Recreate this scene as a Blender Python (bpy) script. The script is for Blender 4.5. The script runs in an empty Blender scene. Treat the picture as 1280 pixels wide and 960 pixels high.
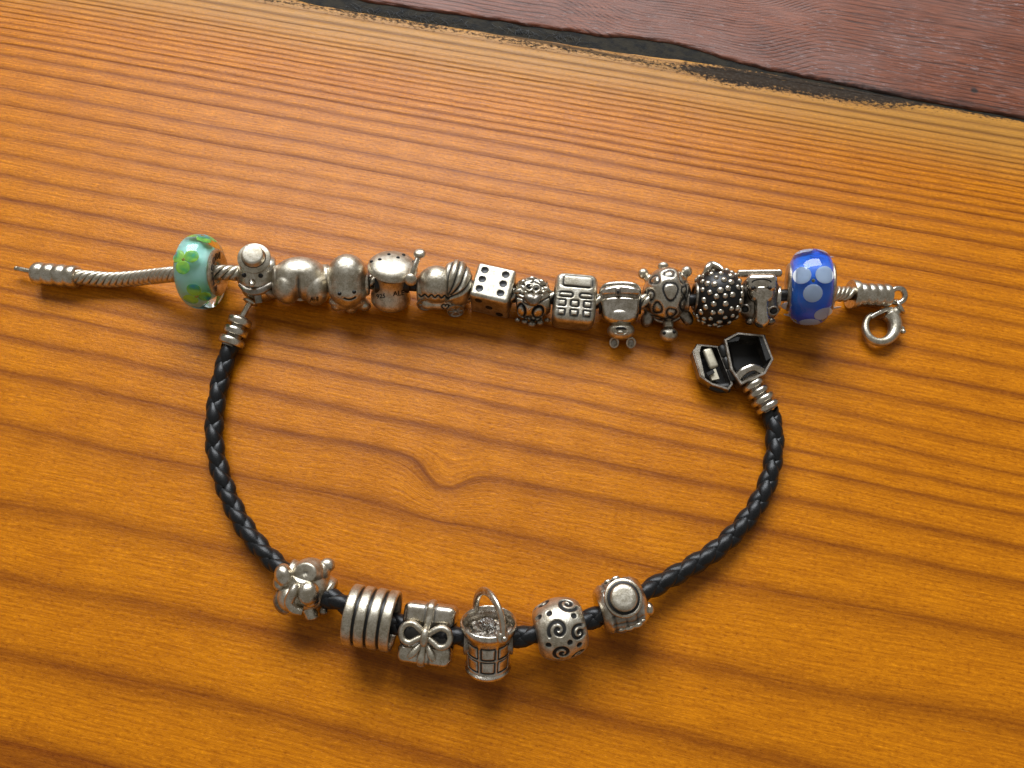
import bpy, bmesh, math, random
import numpy as np
from mathutils import Vector, Matrix
random.seed(7); rng = np.random.default_rng(7)
S = bpy.context.scene
COL = S.collection
S.unit_settings.system = 'METRIC'
S.unit_settings.scale_length = 0.01          # one unit is one centimetre

# ------------------------------------------------------------------ camera
TILT = math.radians(20.0)
DIST = 13.4
FPX = 900.0                                   # focal length in pixels of the 1280 px wide photograph
cam_d = bpy.data.cameras.new('camera'); cam = bpy.data.objects.new('camera', cam_d); COL.objects.link(cam)
cam.location = (0, -DIST*math.sin(TILT), DIST*math.cos(TILT))
cam.rotation_euler = (TILT, 0, 0)
cam_d.sensor_width = 36; cam_d.lens = 36*FPX/1280
cam_d.clip_start = 0.05; cam_d.clip_end = 2000
S.camera = cam

# ------------------------------------------------------------------ light
world = bpy.data.worlds.new('World'); S.world = world; world.use_nodes = True
bg = world.node_tree.nodes['Background']
bg.inputs['Color'].default_value = (1.0, 0.95, 0.86, 1); bg.inputs['Strength'].default_value = 0.235   # dim even room
def area(name, loc, target, sx, sy, power, color):
    d = bpy.data.lights.new(name, 'AREA'); d.shape = 'RECTANGLE'; d.size = sx; d.size_y = sy
    d.energy = power; d.color = color
    o = bpy.data.objects.new(name, d); COL.objects.link(o); o.location = loc
    o.rotation_euler = (Vector(target)-Vector(loc)).to_track_quat('-Z', 'Y').to_euler()
    return o
area('window_light', (-7, 70, 60), (0, 0, 0), 76, 42, 118000, (0.95, 0.985, 1.03))
S.view_settings.view_transform = 'Standard'; S.view_settings.look = 'None'
S.view_settings.exposure = 0.0; S.view_settings.gamma = 1.0
S.render.engine = 'CYCLES'
S.cycles.use_denoising = True
S.cycles.max_bounces = 10; S.cycles.transmission_bounces = 8; S.cycles.glossy_bounces = 5
S.cycles.caustics_refractive = True; S.cycles.caustics_reflective = True
S.cycles.blur_glossy = 0.6
S.cycles.sample_clamp_indirect = 6.0

# ------------------------------------------------------------------ from the photograph to the table
CAM = np.array(cam.location)
E_R = np.array([1.0, 0, 0]); E_U = np.array([0, math.cos(TILT), math.sin(TILT)]); E_F = np.array([0, math.sin(TILT), -math.cos(TILT)])
def P(px, py, z=0.0):
    d = E_F + E_R*((px-640)/FPX) + E_U*((480-py)/FPX)
    return CAM + d*((z-CAM[2])/d[2])
def scale_at(p):                               # centimetres per pixel at a point
    return float(np.dot(np.asarray(p)-CAM, E_F))/FPX

# ------------------------------------------------------------------ node helpers
class NT:
    def __init__(s, name):
        s.m = bpy.data.materials.new(name); s.m.use_nodes = True
        s.t = s.m.node_tree; s.b = s.t.nodes['Principled BSDF']
    def n(s, typ, **kw):
        nd = s.t.nodes.new('ShaderNode'+typ)
        for k, v in kw.items(): setattr(nd, k, v)
        return nd
    def link(s, a, b): s.t.links.new(a, b)
    def put(s, sock, v):
        if isinstance(v, bpy.types.NodeSocket): s.link(v, sock)
        elif v is not None:
            if hasattr(sock.default_value, '__len__') and not isinstance(v, (int, float)):
                v = tuple(v)
                if len(v) == 3 and len(sock.default_value) == 4: v = v+(1,)
            sock.default_value = v
    def math(s, op, a, b=None, c=None, clamp=False):
        nd = s.n('Math', operation=op); nd.use_clamp = clamp
        for i, v in enumerate((a, b, c)):
            if v is not None: s.put(nd.inputs[i], v)
        return nd.outputs[0]
    def add(s, a, b): return s.math('ADD', a, b)
    def sub(s, a, b): return s.math('SUBTRACT', a, b)
    def mul(s, a, b): return s.math('MULTIPLY', a, b)
    def xyz(s, x, y, z=0.0):
        nd = s.n('CombineXYZ')
        for i, v in enumerate((x, y, z)): s.put(nd.inputs[i], v)
        return nd.outputs[0]
    def noise(s, vec, scale=1.0, detail=3.0, rough=0.5, dist=0.0):
        nd = s.n('TexNoise'); s.put(nd.inputs['Vector'], vec)
        nd.inputs['Scale'].default_value = scale; nd.inputs['Detail'].default_value = detail
        nd.inputs['Roughness'].default_value = rough; nd.inputs['Distortion'].default_value = dist
        return nd.outputs['Fac']
    def voronoi(s, vec, scale=1.0, feature='F1'):
        nd = s.n('TexVoronoi', feature=feature); s.put(nd.inputs['Vector'], vec); nd.inputs['Scale'].default_value = scale
        return nd.outputs['Distance']
    def rng(s, v, a, b, c=0.0, d=1.0, smooth=True):
        nd = s.n('MapRange'); nd.interpolation_type = 'SMOOTHSTEP' if smooth else 'LINEAR'
        for i, q in enumerate((v, a, b, c, d)): s.put(nd.inputs[i], q)
        return nd.outputs[0]
    def ramp(s, fac, stops):
        nd = s.n('ValToRGB'); s.put(nd.inputs[0], fac); e = nd.color_ramp.elements
        while len(e) < len(stops): e.new(0.5)
        for el, (p, c) in zip(e, stops):
            el.position = p; el.color = (c, c, c, 1) if isinstance(c, (int, float)) else tuple(c)+(1,)
        return nd.outputs[0]
    def mix(s, fac, a, b, mode='MIX'):
        nd = s.n('Mix', data_type='RGBA', blend_type=mode); s.put(nd.inputs[0], fac)
        s.put(nd.inputs[6], a); s.put(nd.inputs[7], b)
        return nd.outputs[2]
    def obj_uv(s):
        tc = s.n('TexCoord'); sp = s.n('SeparateXYZ'); s.link(tc.outputs['Object'], sp.inputs[0])
        return tc.outputs['Object'], sp.outputs[0], sp.outputs[1], sp.outputs[2]
    def bump(s, h, strength, dist, normal=None):
        nd = s.n('Bump'); nd.inputs['Strength'].default_value = strength; nd.inputs['Distance'].default_value = dist
        s.put(nd.inputs['Height'], h)
        if normal is not None: s.link(normal, nd.inputs['Normal'])
        return nd.outputs[0]
    def set(s, **kw):
        names = dict(color='Base Color', rough='Roughness', metal='Metallic', normal='Normal', spec='Specular IOR Level',
                     trans='Transmission Weight', ior='IOR', coat='Coat Weight', coat_rough='Coat Roughness', sss='Subsurface Weight')
        for k, v in kw.items(): s.put(s.b.inputs[names[k]], v)
        return s.m

# ------------------------------------------------------------------ mesh helpers (authored in photograph pixels, mapped to cm at the end)
class MB:
    def __init__(s): s.v = []; s.f = []; s.ox = []; s.n = 0
    def add(s, v, f, ox=0.0):
        v = np.asarray(v, float); s.v.append(v)
        s.ox.append(np.full(len(v), ox) if np.isscalar(ox) else np.asarray(ox))
        s.f += [tuple(i+s.n for i in q) for q in f]; s.n += len(v); return s
    def arrays(s): return np.concatenate(s.v), s.f, np.concatenate(s.ox)
def grid_faces(nu, nv, cu, cv):
    F = []
    for i in range(nu if cu else nu-1):
        for j in range(nv if cv else nv-1):
            a, b = i*nv+j, i*nv+(j+1) % nv; c, d = ((i+1) % nu)*nv+(j+1) % nv, ((i+1) % nu)*nv+j
            F.append((a, b, c, d))
    return F
def basis(axis, hint=(0.0, 0.0, 1.0)):
    x = np.asarray(axis, float); x = x/np.linalg.norm(x)
    h = np.asarray(hint, float)
    if abs(np.dot(h, x)) > 0.95: h = np.array([0.0, 1.0, 0.0]) if abs(x[1]) < 0.9 else np.array([1.0, 0, 0])
    y = np.cross(h, x); y /= np.linalg.norm(y); z = np.cross(x, y)
    return x, y, z
def lathe(mb, prof, n=32, origin=(0, 0, 0), axis=(1, 0, 0), ox=0.0, closed=False, ang=None, fn=None):
    """prof: list of (distance along the axis, radius)"""
    x, y, z = basis(axis); pr = np.asarray(prof, float); t = np.linspace(0, 2*math.pi, n, endpoint=False)
    c = np.cos(t)[None, :, None]; s_ = np.sin(t)[None, :, None]
    v = np.asarray(origin)+pr[:, None, None, 0]*x+pr[:, None, None, 1]*(c*y+s_*z)
    f = grid_faces(len(pr), n, closed, True)
    if not closed:
        if pr[0, 1] > 1e-6: f.append(tuple(range(n)))
        if pr[-1, 1] > 1e-6: f.append(tuple(reversed([(len(pr)-1)*n+i for i in range(n)])))
    return mb.add(v.reshape(-1, 3), f, ox)
def ball(mb, c, r, n=20, m=12, axes=None, ox=0.0):
    r = np.broadcast_to(np.asarray(r, float), (3,))
    th = np.linspace(0.0, math.pi, m+1); V = []
    t = np.linspace(0, 2*math.pi, n, endpoint=False)
    V = np.stack([np.outer(np.sin(th), np.cos(t)), np.outer(np.sin(th), np.sin(t)), np.outer(np.cos(th), np.ones(n))], -1).reshape(-1, 3)*r
    if axes is not None: V = V @ np.array(axes)
    return mb.add(V+np.asarray(c, float), [tuple(reversed(q)) for q in grid_faces(m+1, n, False, True)], ox)
def smooth_path(pts, n):
    p = np.asarray(pts, float); k = len(p)
    d = np.r_[0, np.cumsum(np.linalg.norm(np.diff(p[:, :3], axis=0), axis=1)**0.5)]
    out = []
    q = np.vstack([2*p[0]-p[1], p, 2*p[-1]-p[-2]]); td = np.r_[d[0]-(d[1]-d[0]), d, d[-1]+(d[-1]-d[-2])]
    for t in np.linspace(d[0], d[-1], n):
        i = min(max(np.searchsorted(d, t, side='right')-1, 0), k-2)
        t0, t1, t2, t3 = td[i:i+4]; p0, p1, p2, p3 = q[i:i+4]
        A1 = (t1-t)/(t1-t0)*p0+(t-t0)/(t1-t0)*p1; A2 = (t2-t)/(t2-t1)*p1+(t-t1)/(t2-t1)*p2; A3 = (t3-t)/(t3-t2)*p2+(t-t2)/(t3-t2)*p3
        B1 = (t2-t)/(t2-t0)*A1+(t-t0)/(t2-t0)*A2; B2 = (t3-t)/(t3-t1)*A2+(t-t1)/(t3-t1)*A3
        out.append((t2-t)/(t2-t1)*B1+(t-t1)/(t2-t1)*B2)
    return np.array(out)
def even_path(pts, step):
    p = smooth_path(pts, 600); L = np.r_[0, np.cumsum(np.linalg.norm(np.diff(p[:, :3], axis=0), axis=1))]
    n = max(2, int(round(L[-1]/step))+1); s = np.linspace(0, L[-1], n)
    return np.stack([np.interp(s, L, p[:, i]) for i in range(p.shape[1])], 1), s
def tube(mb, pts, r, n=12, steps=None, closed=False, flat=(1.0, 1.0), hint=(0, 0, 1), ox=0.0):
    """pts may carry a radius as a fourth column; flat squeezes across and along the hint"""
    p = np.asarray(pts, float)
    if steps: p = smooth_path(p, steps)
    R = p[:, 3] if p.shape[1] > 3 else np.full(len(p), r); p = p[:, :3]
    if closed: T = np.roll(p, -1, 0)-np.roll(p, 1, 0)
    else: T = np.gradient(p, axis=0)
    t = np.linspace(0, 2*math.pi, n, endpoint=False); V = []
    for i in range(len(p)):
        x, y, z = basis(T[i], hint)
        V.append(p[i]+R[i]*(flat[0]*np.cos(t)[:, None]*y+flat[1]*np.sin(t)[:, None]*z))
    f = grid_faces(len(p), n, closed, True)
    if not closed: f += [tuple(range(n)), tuple(reversed([(len(p)-1)*n+i for i in range(n)]))]
    return mb.add(np.concatenate(V), f, ox)
def ring(mb, c, R, r, axis=(0, 0, 1), n=32, m=10, sx=1.0, sy=1.0, ox=0.0, flat=(1.0, 1.0)):
    x, y, z = basis(axis, (0, 1, 0) if abs(axis[1]) < 0.9*np.linalg.norm(axis) else (1, 0, 0)); t = np.linspace(0, 2*math.pi, n, endpoint=False)
    p = np.asarray(c, float)+R*(sx*np.cos(t)[:, None]*y+sy*np.sin(t)[:, None]*z)
    return tube(mb, p, r, n=m, closed=True, hint=x, ox=ox, flat=flat)
def rbox(mb, size, r, n=8, c=(0, 0, 0), ox=0.0, taper=None, axes=None):
    h = np.asarray(size, float)/2; r = min(r, h.min()*0.999); V = []; F = []; k = 0
    def line(hh):
        inner = np.linspace(-(hh-r), hh-r, max(2, n)); a = np.array([0.35, 0.7, 1.0])*r
        return np.r_[-(hh-r)-a[::-1], inner, hh-r+a]
    for ax in range(3):
        u, w = (ax+1) % 3, (ax+2) % 3
        for sg in (-1, 1):
            lu, lw = line(h[u]), line(h[w]); g = np.zeros((len(lu), len(lw), 3))
            g[..., ax] = sg*h[ax]; g[..., u] = lu[:, None]; g[..., w] = lw[None, :]
            ff = grid_faces(len(lu), len(lw), False, False)
            if sg > 0: ff = [tuple(reversed(q)) for q in ff]
            ff = [tuple(reversed(q)) for q in ff]
            F += [tuple(i+k for i in q) for q in ff]; V.append(g.reshape(-1, 3)); k += g.shape[0]*g.shape[1]
    V = np.concatenate(V); q = np.clip(V, -(h-r), h-r); d = V-q
    L = np.linalg.norm(d, axis=1, keepdims=True); V = q+d/np.maximum(L, 1e-9)*r
    if taper is not None: V = taper(V)
    if axes is not None: V = V @ np.array(axes)
    return mb.add(V+np.asarray(c, float), F, ox)
def weld(mb, d=1e-4):
    v, f, ox = mb.arrays(); bm = bmesh.new(); lay = bm.verts.layers.float.new('ox')
    vs = [bm.verts.new(p) for p in v]
    for q, o in zip(vs, ox): q[lay] = o
    for q in f:
        try: bm.faces.new([vs[i] for i in q])
        except ValueError: pass
    bmesh.ops.remove_doubles(bm, verts=bm.verts, dist=d); bmesh.ops.recalc_face_normals(bm, faces=bm.faces)
    bm.verts.index_update(); out = MB()
    out.add([tuple(q.co) for q in bm.verts], [tuple(q.index for q in t.verts) for t in bm.faces], np.array([q[lay] for q in bm.verts])); bm.free()
    return out
def fuse(mb, voxel=1.0, smooth=4):
    """melt overlapping shapes into one cast body"""
    v, f, _ = mb.arrays(); me = bpy.data.meshes.new('melt'); me.from_pydata([tuple(p) for p in v], [], f)
    o = bpy.data.objects.new('melt', me); COL.objects.link(o)
    r = o.modifiers.new('r', 'REMESH'); r.mode = 'VOXEL'; r.voxel_size = voxel
    if smooth: q = o.modifiers.new('s', 'SMOOTH'); q.factor = 0.5; q.iterations = smooth
    dg = bpy.context.evaluated_depsgraph_get(); e = o.evaluated_get(dg).to_mesh()
    out = MB(); co = np.empty(len(e.vertices)*3); e.vertices.foreach_get('co', co)
    out.add(co.reshape(-1, 3), [tuple(p.vertices) for p in e.polygons]); o.evaluated_get(dg).to_mesh_clear()
    bpy.data.objects.remove(o); bpy.data.meshes.remove(me)
    return out
def normals_of(v, f):
    n = np.zeros_like(v)
    for q in f:
        a = np.cross(v[q[1]]-v[q[0]], v[q[-1]]-v[q[0]]); 
        for i in q: n[i] += a
    return n/np.maximum(np.linalg.norm(n, axis=1, keepdims=True), 1e-12)
def engrave(mb, fn):
    """fn(points, normals) -> depth (px, cut inward) and oxide 0..1"""
    v, f, ox = mb.arrays(); n = normals_of(v, f); d, o = fn(v, n)
    out = MB(); out.add(v-n*d[:, None], f, np.maximum(ox, o)); return out
def sstep(x, a, b): t = np.clip((x-a)/(b-a), 0, 1); return t*t*(3-2*t)
def pdist(pts, poly):
    """distance of points to sampled curve points"""
    best = np.full(len(pts), 1e9); poly = np.asarray(poly)
    for i in range(0, len(poly), 40):
        best = np.minimum(best, np.linalg.norm(pts[:, None, :]-poly[None, i:i+40], axis=2).min(1))
    return best
def emit(name, mb, mat, parent=None, fmap=None, smooth=True, loc=None):
    v, f, ox = mb.arrays()
    if fmap: v = fmap(v)
    me = bpy.data.meshes.new(name); me.from_pydata(v.tolist(), [], f)
    if ox.max() > 0:
        at = me.attributes.new('ox', 'FLOAT', 'POINT'); at.data.foreach_set('value', ox.astype(np.float32))
    me.materials.append(mat)
    if smooth: me.polygons.foreach_set('use_smooth', [True]*len(me.polygons)); 
    me.update()
    if smooth: me.set_sharp_from_angle(angle=math.radians(50))
    o = bpy.data.objects.new(name, me); COL.objects.link(o)
    if parent is not None: o.parent = parent
    if loc is not None: o.location = loc
    return o
def thing(name, label, cat, loc, group=None):
    o = bpy.data.objects.new(name, None); COL.objects.link(o); o.location = loc; o.empty_display_size = 0.3
    o['label'] = label; o['category'] = cat
    if group: o['group'] = group
    return o
def text_mb(body, size, depth):
    cu = bpy.data.curves.new('t', 'FONT'); cu.body = body; cu.size = size; cu.align_x = 'CENTER'; cu.align_y = 'CENTER'; cu.extrude = depth; cu.resolution_u = 3
    cu.offset = size*0.02
    o = bpy.data.objects.new('t', cu); COL.objects.link(o); dg = bpy.context.evaluated_depsgraph_get(); e = o.evaluated_get(dg).to_mesh()
    mb = MB(); mb.add([tuple(q.co) for q in e.vertices], [tuple(p.vertices) for p in e.polygons]); o.evaluated_get(dg).to_mesh_clear()
    bpy.data.objects.remove(o); bpy.data.curves.remove(cu); return mb
class Charm:
    """a thing threaded on a bracelet: V maps (right, up in the view, towards the viewer), W maps (along, across, up) pixels to local cm"""
    def __init__(s, name, label, cat, px, py, z, ang=0.0, roll=0.0, group=None, pitch=0.0):
        p = P(px, py, z); s.p = p; s.s = scale_at(p); s.z = z
        s.root = thing(name, label, cat, (p[0], p[1], 0), group)
        ev = CAM-p; ev /= np.linalg.norm(ev); er = E_R-ev*np.dot(E_R, ev); er /= np.linalg.norm(er); eu = np.cross(ev, er)
        s.fv = np.array([er, eu, ev])
        a = math.radians(ang); d = P(px+5*math.cos(a), py-5*math.sin(a), z)-p; d /= np.linalg.norm(d)
        y = np.cross([0, 0, 1], d); zz = np.array([0, 0, 1.0]); r = math.radians(roll)
        pt = math.radians(pitch); zp = zz; d, zz = d*math.cos(pt)+zp*math.sin(pt), zp*math.cos(pt)-d*math.sin(pt)
        s.fw = np.array([d, y*math.cos(r)+zz*math.sin(r), -y*math.sin(r)+zz*math.cos(r)])
        s.low = 9.0
    def V(s, v): return (v*s.s) @ s.fv+np.array([0, 0, s.z])
    def W(s, v): return (v*s.s) @ s.fw+np.array([0, 0, s.z])
    def part(s, name, mb, mat, frame='V', parent=None, label=None, smooth=True):
        o = emit(name, mb, mat, parent or s.root, s.V if frame == 'V' else s.W, smooth)
        if label: o['label'] = label
        s.low = min(s.low, min(q.co.z for q in o.data.vertices)); return o
    def done(s): 
        d = CAM-s.p; k = (0.003-s.low)/d[2]; s.root.location = (s.root.location[0]+d[0]*k, s.root.location[1]+d[1]*k, 0.003-s.low)   # set down on the table
def front(mb):
    v = mb.arrays()[0]
    def f(x, y):
        d = np.hypot(v[:, 0]-x, v[:, 1]-y); k = d < 1.8
        return float(v[k, 2].max()) if k.any() else 0.0
    return f
def ell_c(dx, dy, c, r=None):
    """depth of an ellipsoid's visible side at (dx, dy)"""
    if r is None: return c(dx, dy)
    q = 1-((dx-c[0])/r[0])**2-((dy-c[1])/r[1])**2
    return c[2]+r[2]*math.sqrt(max(q, 0.0))
# ------------------------------------------------------------------ materials
def silver(name, color, rough, tint=0.25, scratch=0.25, metal=1.0):
    m = NT(name); ob, x, y, z = m.obj_uv()
    at = m.n('Attribute', attribute_name='ox'); ox = at.outputs['Fac']
    n1 = m.noise(ob, 7.0, 4, 0.6); n2 = m.noise(ob, 38.0, 4, 0.65); n3 = m.noise(ob, 120.0, 2, 0.6)
    worn = m.rng(m.add(m.mul(n1, 0.7), m.mul(n2, 0.5)), 0.45, 0.75)
    dull = tuple(c*(1-1.5*tint)*k for c, k in zip(color, (1.0, 0.94, 0.82)))
    base = m.mix(worn, color, dull)
    speck = m.rng(n2, 0.62, 0.74)
    base = m.mix(m.mul(speck, 0.55), base, (0.08, 0.07, 0.06))
    base = m.mix(ox, base, (0.02, 0.019, 0.018))
    r = m.add(m.add(rough, m.mul(m.sub(n2, 0.5), 0.22)), m.mul(ox, 0.25))
    bp = m.bump(m.add(m.mul(n2, 0.6), m.mul(n3, 0.4)), scratch, 0.012)
    return m.set(color=base, metal=m.sub(metal, m.mul(ox, 0.55)), rough=r, normal=bp)
SILVER = silver('antique_silver', (0.73, 0.68, 0.59), 0.28)
SATIN = silver('satin_silver', (0.72, 0.67, 0.565), 0.38, 0.28, 0.45)
POLISHED = silver('polished_silver', (0.78, 0.73, 0.65), 0.21, 0.3, 0.22)
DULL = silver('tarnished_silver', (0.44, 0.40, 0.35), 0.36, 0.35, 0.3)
def simple(name, color, rough, metal=0.0, nscale=30.0, var=0.3, bump=0.15, **kw):
    m = NT(name); ob, x, y, z = m.obj_uv(); n = m.noise(ob, nscale, 4, 0.6)
    c = m.mix(n, tuple(q*(1-var) for q in color), tuple(min(1, q*(1+var)) for q in color))
    return m.set(color=c, rough=m.add(rough-0.08, m.mul(n, 0.16)), metal=metal, normal=m.bump(n, bump, 0.01), **kw)
OXIDE = simple('black_oxide', (0.009, 0.0085, 0.008), 0.42, 0.15)
GUNMETAL = simple('darkened_steel', (0.045, 0.044, 0.042), 0.42, 0.8)
CREAM = simple('pale_worn_metal', (0.66, 0.60, 0.46), 0.42, 0.75, var=0.12)
def leather():
    m = NT('black_leather'); ob, x, y, z = m.obj_uv()
    n = m.noise(ob, 45.0, 4, 0.6); g = m.voronoi(ob, 70.0)
    c = m.mix(m.rng(n, 0.35, 0.75), (0.004, 0.0045, 0.005), (0.013, 0.014, 0.016))
    return m.set(color=c, rough=m.add(0.26, m.mul(n, 0.2)), normal=m.bump(m.add(g, n), 0.2, 0.008), spec=0.38)
LEATHER = leather()
CORD_CORE = simple('cord_core', (0.006, 0.006, 0.007), 0.7)
def glass(name, color, rough=0.02):
    m = NT(name); ob, x, y, z = m.obj_uv(); n = m.noise(ob, 9.0, 2, 0.5)
    m.set(color=color, rough=m.add(rough, m.mul(n, 0.02)), trans=1.0, ior=1.46, normal=m.bump(n, 0.04, 0.02)); return m.m
CLEAR_GLASS = glass('clear_green_glass', (0.96, 1.0, 0.99))
BLUE_GLASS = glass('blue_glass', (0.62, 0.78, 1.0))
def enamel(name, stops, scale=3.0, rough=0.35, **kw):
    m = NT(name); ob, x, y, z = m.obj_uv(); n = m.noise(ob, scale, 2, 0.5)
    return m.set(color=m.ramp(n, stops), rough=rough, **kw)
TURQ = enamel('turquoise_core', [(0.3, (0.40, 0.87, 0.80)), (0.7, (0.55, 0.93, 0.87))], 2.0)
BLUE = enamel('blue_core', [(0.3, (0.012, 0.13, 0.80)), (0.7, (0.03, 0.28, 0.95))], 2.0)
WHITE_PETAL = enamel('white_petal', [(0.3, (0.72, 0.76, 0.82)), (0.7, (0.85, 0.87, 0.9))], 4.0)
GREEN_PETAL = enamel('green_petal', [(0.36, (0.03, 0.40, 0.55)), (0.45, (0.08, 0.52, 0.14)), (0.60, (0.40, 0.78, 0.07))], 4.5)
YELLOW = enamel('yellow_centre', [(0.3, (0.35, 0.28, 0.04)), (0.7, (0.5, 0.4, 0.08))], 5.0)
GEM = glass('pale_blue_stone', (0.85, 0.93, 1.0), 0.0)

# ------------------------------------------------------------------ the table
A0 = P(395, 0); B0 = P(1280, 147)
SEAM_A = math.atan2(B0[1]-A0[1], B0[0]-A0[0])
SEAM_O = P(760, 62)
cs, sn = math.cos(SEAM_A), math.sin(SEAM_A)
def to_seam(p): d = np.asarray(p)[:2]-SEAM_O[:2]; return np.array([d[0]*cs+d[1]*sn, -d[0]*sn+d[1]*cs])
RING_Y = [45, 57, 68, 77, 84, 91, 97, 104, 111, 118, 125, 132, 139, 147, 157, 168, 183, 203, 227, 250, 270, 291, 314, 341, 372, 404, 434, 462, 490, 512, 556, 600, 672, 775, 872, 980, 1100]
RING_V = [-to_seam(P(640, y))[1] for y in RING_Y]
KNOT = to_seam(P(553, 606))
def wood_amber():
    m = NT('varnished_pine'); ob, u, y, z = m.obj_uv(); v = m.mul(y, -1.0)
    big = m.sub(m.noise(m.xyz(m.mul(u, 0.10), m.mul(v, 0.22), 3.1), 1.0, 2, 0.5), 0.5)
    mid = m.sub(m.noise(m.xyz(m.mul(u, 0.5), m.mul(v, 1.1), 8.0), 1.0, 2, 0.5), 0.5)
    fine = m.sub(m.noise(m.xyz(m.mul(u, 2.4), m.mul(v, 7.0), 1.0), 1.0, 3, 0.6), 0.5)
    amp = m.rng(v, 0.0, 9.0, 0.10, 1.0, False)
    w = m.mul(amp, m.add(m.add(m.mul(big, 0.55), m.mul(mid, 0.09)), m.mul(fine, 0.012)))
    # the little swirl where a branch started
    du = m.sub(u, float(KNOT[0])); dv = m.sub(v, float(-KNOT[1]))
    a = m.mul(du, 1.95); b = m.mul(m.sub(dv, 0.0), 2.1)
    g = m.math('EXPONENT', m.mul(m.add(m.mul(a, a), m.mul(b, b)), -1.0))
    du2 = m.mul(m.add(du, 1.35), 0.95); g2 = m.math('EXPONENT', m.mul(m.add(m.mul(du2, du2), m.mul(b, b)), -1.0))
    vv = m.sub(m.add(m.add(v, w), m.mul(g2, 0.10)), m.mul(g, 0.40))
    VM = RING_V[-1]; NM = float(len(RING_V)-1)
    fc = m.n('FloatCurve'); cv = fc.mapping.curves[0]
    pts = [(0.0, 0.0)]+[(max(0.001, q/VM), (i+0.5)/(NM+0.5)) for i, q in enumerate(RING_V)]
    cv.points[0].location = pts[0]; cv.points[1].location = pts[-1]
    for q in pts[1:-1]: cv.points.new(*q)
    for q in cv.points: q.handle_type = 'VECTOR'
    fc.mapping.update(); m.put(fc.inputs['Value'], m.math('DIVIDE', vv, VM, clamp=True))
    Nn = m.mul(fc.outputs[0], NM+0.5)
    Nn = m.add(Nn, 0.5+0.08)
    p = m.math('FRACT', Nn); rid = m.math('FLOOR', Nn)
    wn = m.n('TexWhiteNoise', noise_dimensions='1D'); m.put(wn.inputs['W'], rid)
    narrow = m.rng(v, 2.0, 7.5, 0.0, 1.0)
    wide = m.ramp(p, [(0.0, 1.0), (0.10, 0.62), (0.30, 0.14), (0.55, 0.0), (0.74, 0.2), (0.88, 0.75), (0.985, 1.0)])
    soft = m.ramp(p, [(0.0, 1.0), (0.06, 0.85), (0.14, 0.5), (0.26, 0.18), (0.42, 0.03), (0.66, 0.0), (0.82, 0.14), (0.93, 0.55), (0.985, 0.97)])
    late = m.mix(narrow, wide, soft)
    along = m.noise(m.xyz(m.mul(u, 0.22), rid, 0.0), 1.0, 2, 0.5)
    late = m.mul(late, m.add(m.rng(wn.outputs['Value'], 0, 1, m.rng(v, 2.0, 7.0, 0.34, 0.48), 1.0, False), m.mul(m.sub(along, 0.5), 0.6)))
    fib = m.noise(m.xyz(m.mul(u, 1.3), m.mul(vv, 26.0), 0.0), 1.0, 5, 0.62)
    fib2 = m.noise(m.xyz(m.mul(u, 5.0), m.mul(vv, 70.0), 5.0), 1.0, 3, 0.6)
    grit = m.noise(m.xyz(m.mul(u, 11.0), m.mul(v, 19.0), 0.0), 1.0, 3, 0.72); dust = m.noise(ob, 60.0, 2, 0.6)
    mott = m.noise(m.xyz(m.mul(u, 0.35), m.mul(v, 0.6), 2.0), 1.0, 4, 0.55)
    early = m.mix(mott, (0.55, 0.166, 0.0018), (0.70, 0.234, 0.003))
    col = m.mix(m.math('MINIMUM', late, 1.0), early, (0.225, 0.052, 0.001))
    col = m.mix(m.rng(fib, 0.30, 0.72), m.mix(1.0, col, (0.78, 0.72, 0.62), 'MULTIPLY'), m.mix(1.0, col, (1.18, 1.22, 1.22), 'MULTIPLY'))
    col = m.mix(m.mul(m.rng(fib2, 0.52, 0.72), 0.34), col, (0.27, 0.075, 0.003))
    col = m.mix(m.rng(grit, 0.52, 0.74), col, m.mix(1.0, col, (1.32, 1.42, 1.7), 'MULTIPLY'))
    col = m.mix(m.rng(grit, 0.48, 0.28), col, m.mix(1.0, col, (0.70, 0.62, 0.55), 'MULTIPLY'))
    # paler, greener sapwood along the board's edge
    sap = m.mul(m.rng(m.add(v, m.mul(big, 1.2)), 2.1, 0.2), 0.55)
    col = m.mix(sap, col, m.mix(late, (0.50, 0.30, 0.075), (0.20, 0.11, 0.025)))
    # swirl darkening of the wood itself (resin)
    col = m.mix(m.mul(m.mul(g2, late), 0.5), col, (0.15, 0.035, 0.004))
    # short dark flecks along the grain
    fl = m.voronoi(m.xyz(m.mul(u, 1.1), m.mul(v, 3.6), 0.0), 1.0); 
    col = m.mix(m.mul(m.rng(fl, 0.055, 0.02), 0.4), col, (0.12, 0.04, 0.01))
    # black smear where the boards meet
    sn_ = m.noise(m.xyz(m.mul(u, 0.9), m.mul(v, 2.6), 4.0), 1.0, 5, 0.65); sf = m.noise(m.xyz(m.mul(u, 9.0), m.mul(v, 17.0), 4.0), 1.0, 5, 0.75)
    cen = m.rng(u, 1.3, 8.0, 0.17, -0.03, False)
    wid = m.mul(m.rng(u, 1.0, 3.0, 0.10, 1.55), m.rng(u, 5.4, 7.6, 1.0, 0.3))
    dd = m.math('ABSOLUTE', m.sub(v, cen))
    sm = m.rng(m.add(m.sub(dd, m.mul(wid, 0.17)), m.add(m.mul(m.sub(sn_, 0.5), 0.30), m.mul(m.sub(sf, 0.5), 0.95))), 0.10, -0.08)
    line = m.mul(m.rng(m.math('ABSOLUTE', m.sub(v, m.add(0.14, m.mul(u, 0.03)))), 0.07, 0.02), m.rng(u, 2.2, 0.2))
    smear = m.math('MAXIMUM', m.mul(sm, 0.95), m.mul(line, 0.8))
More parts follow.
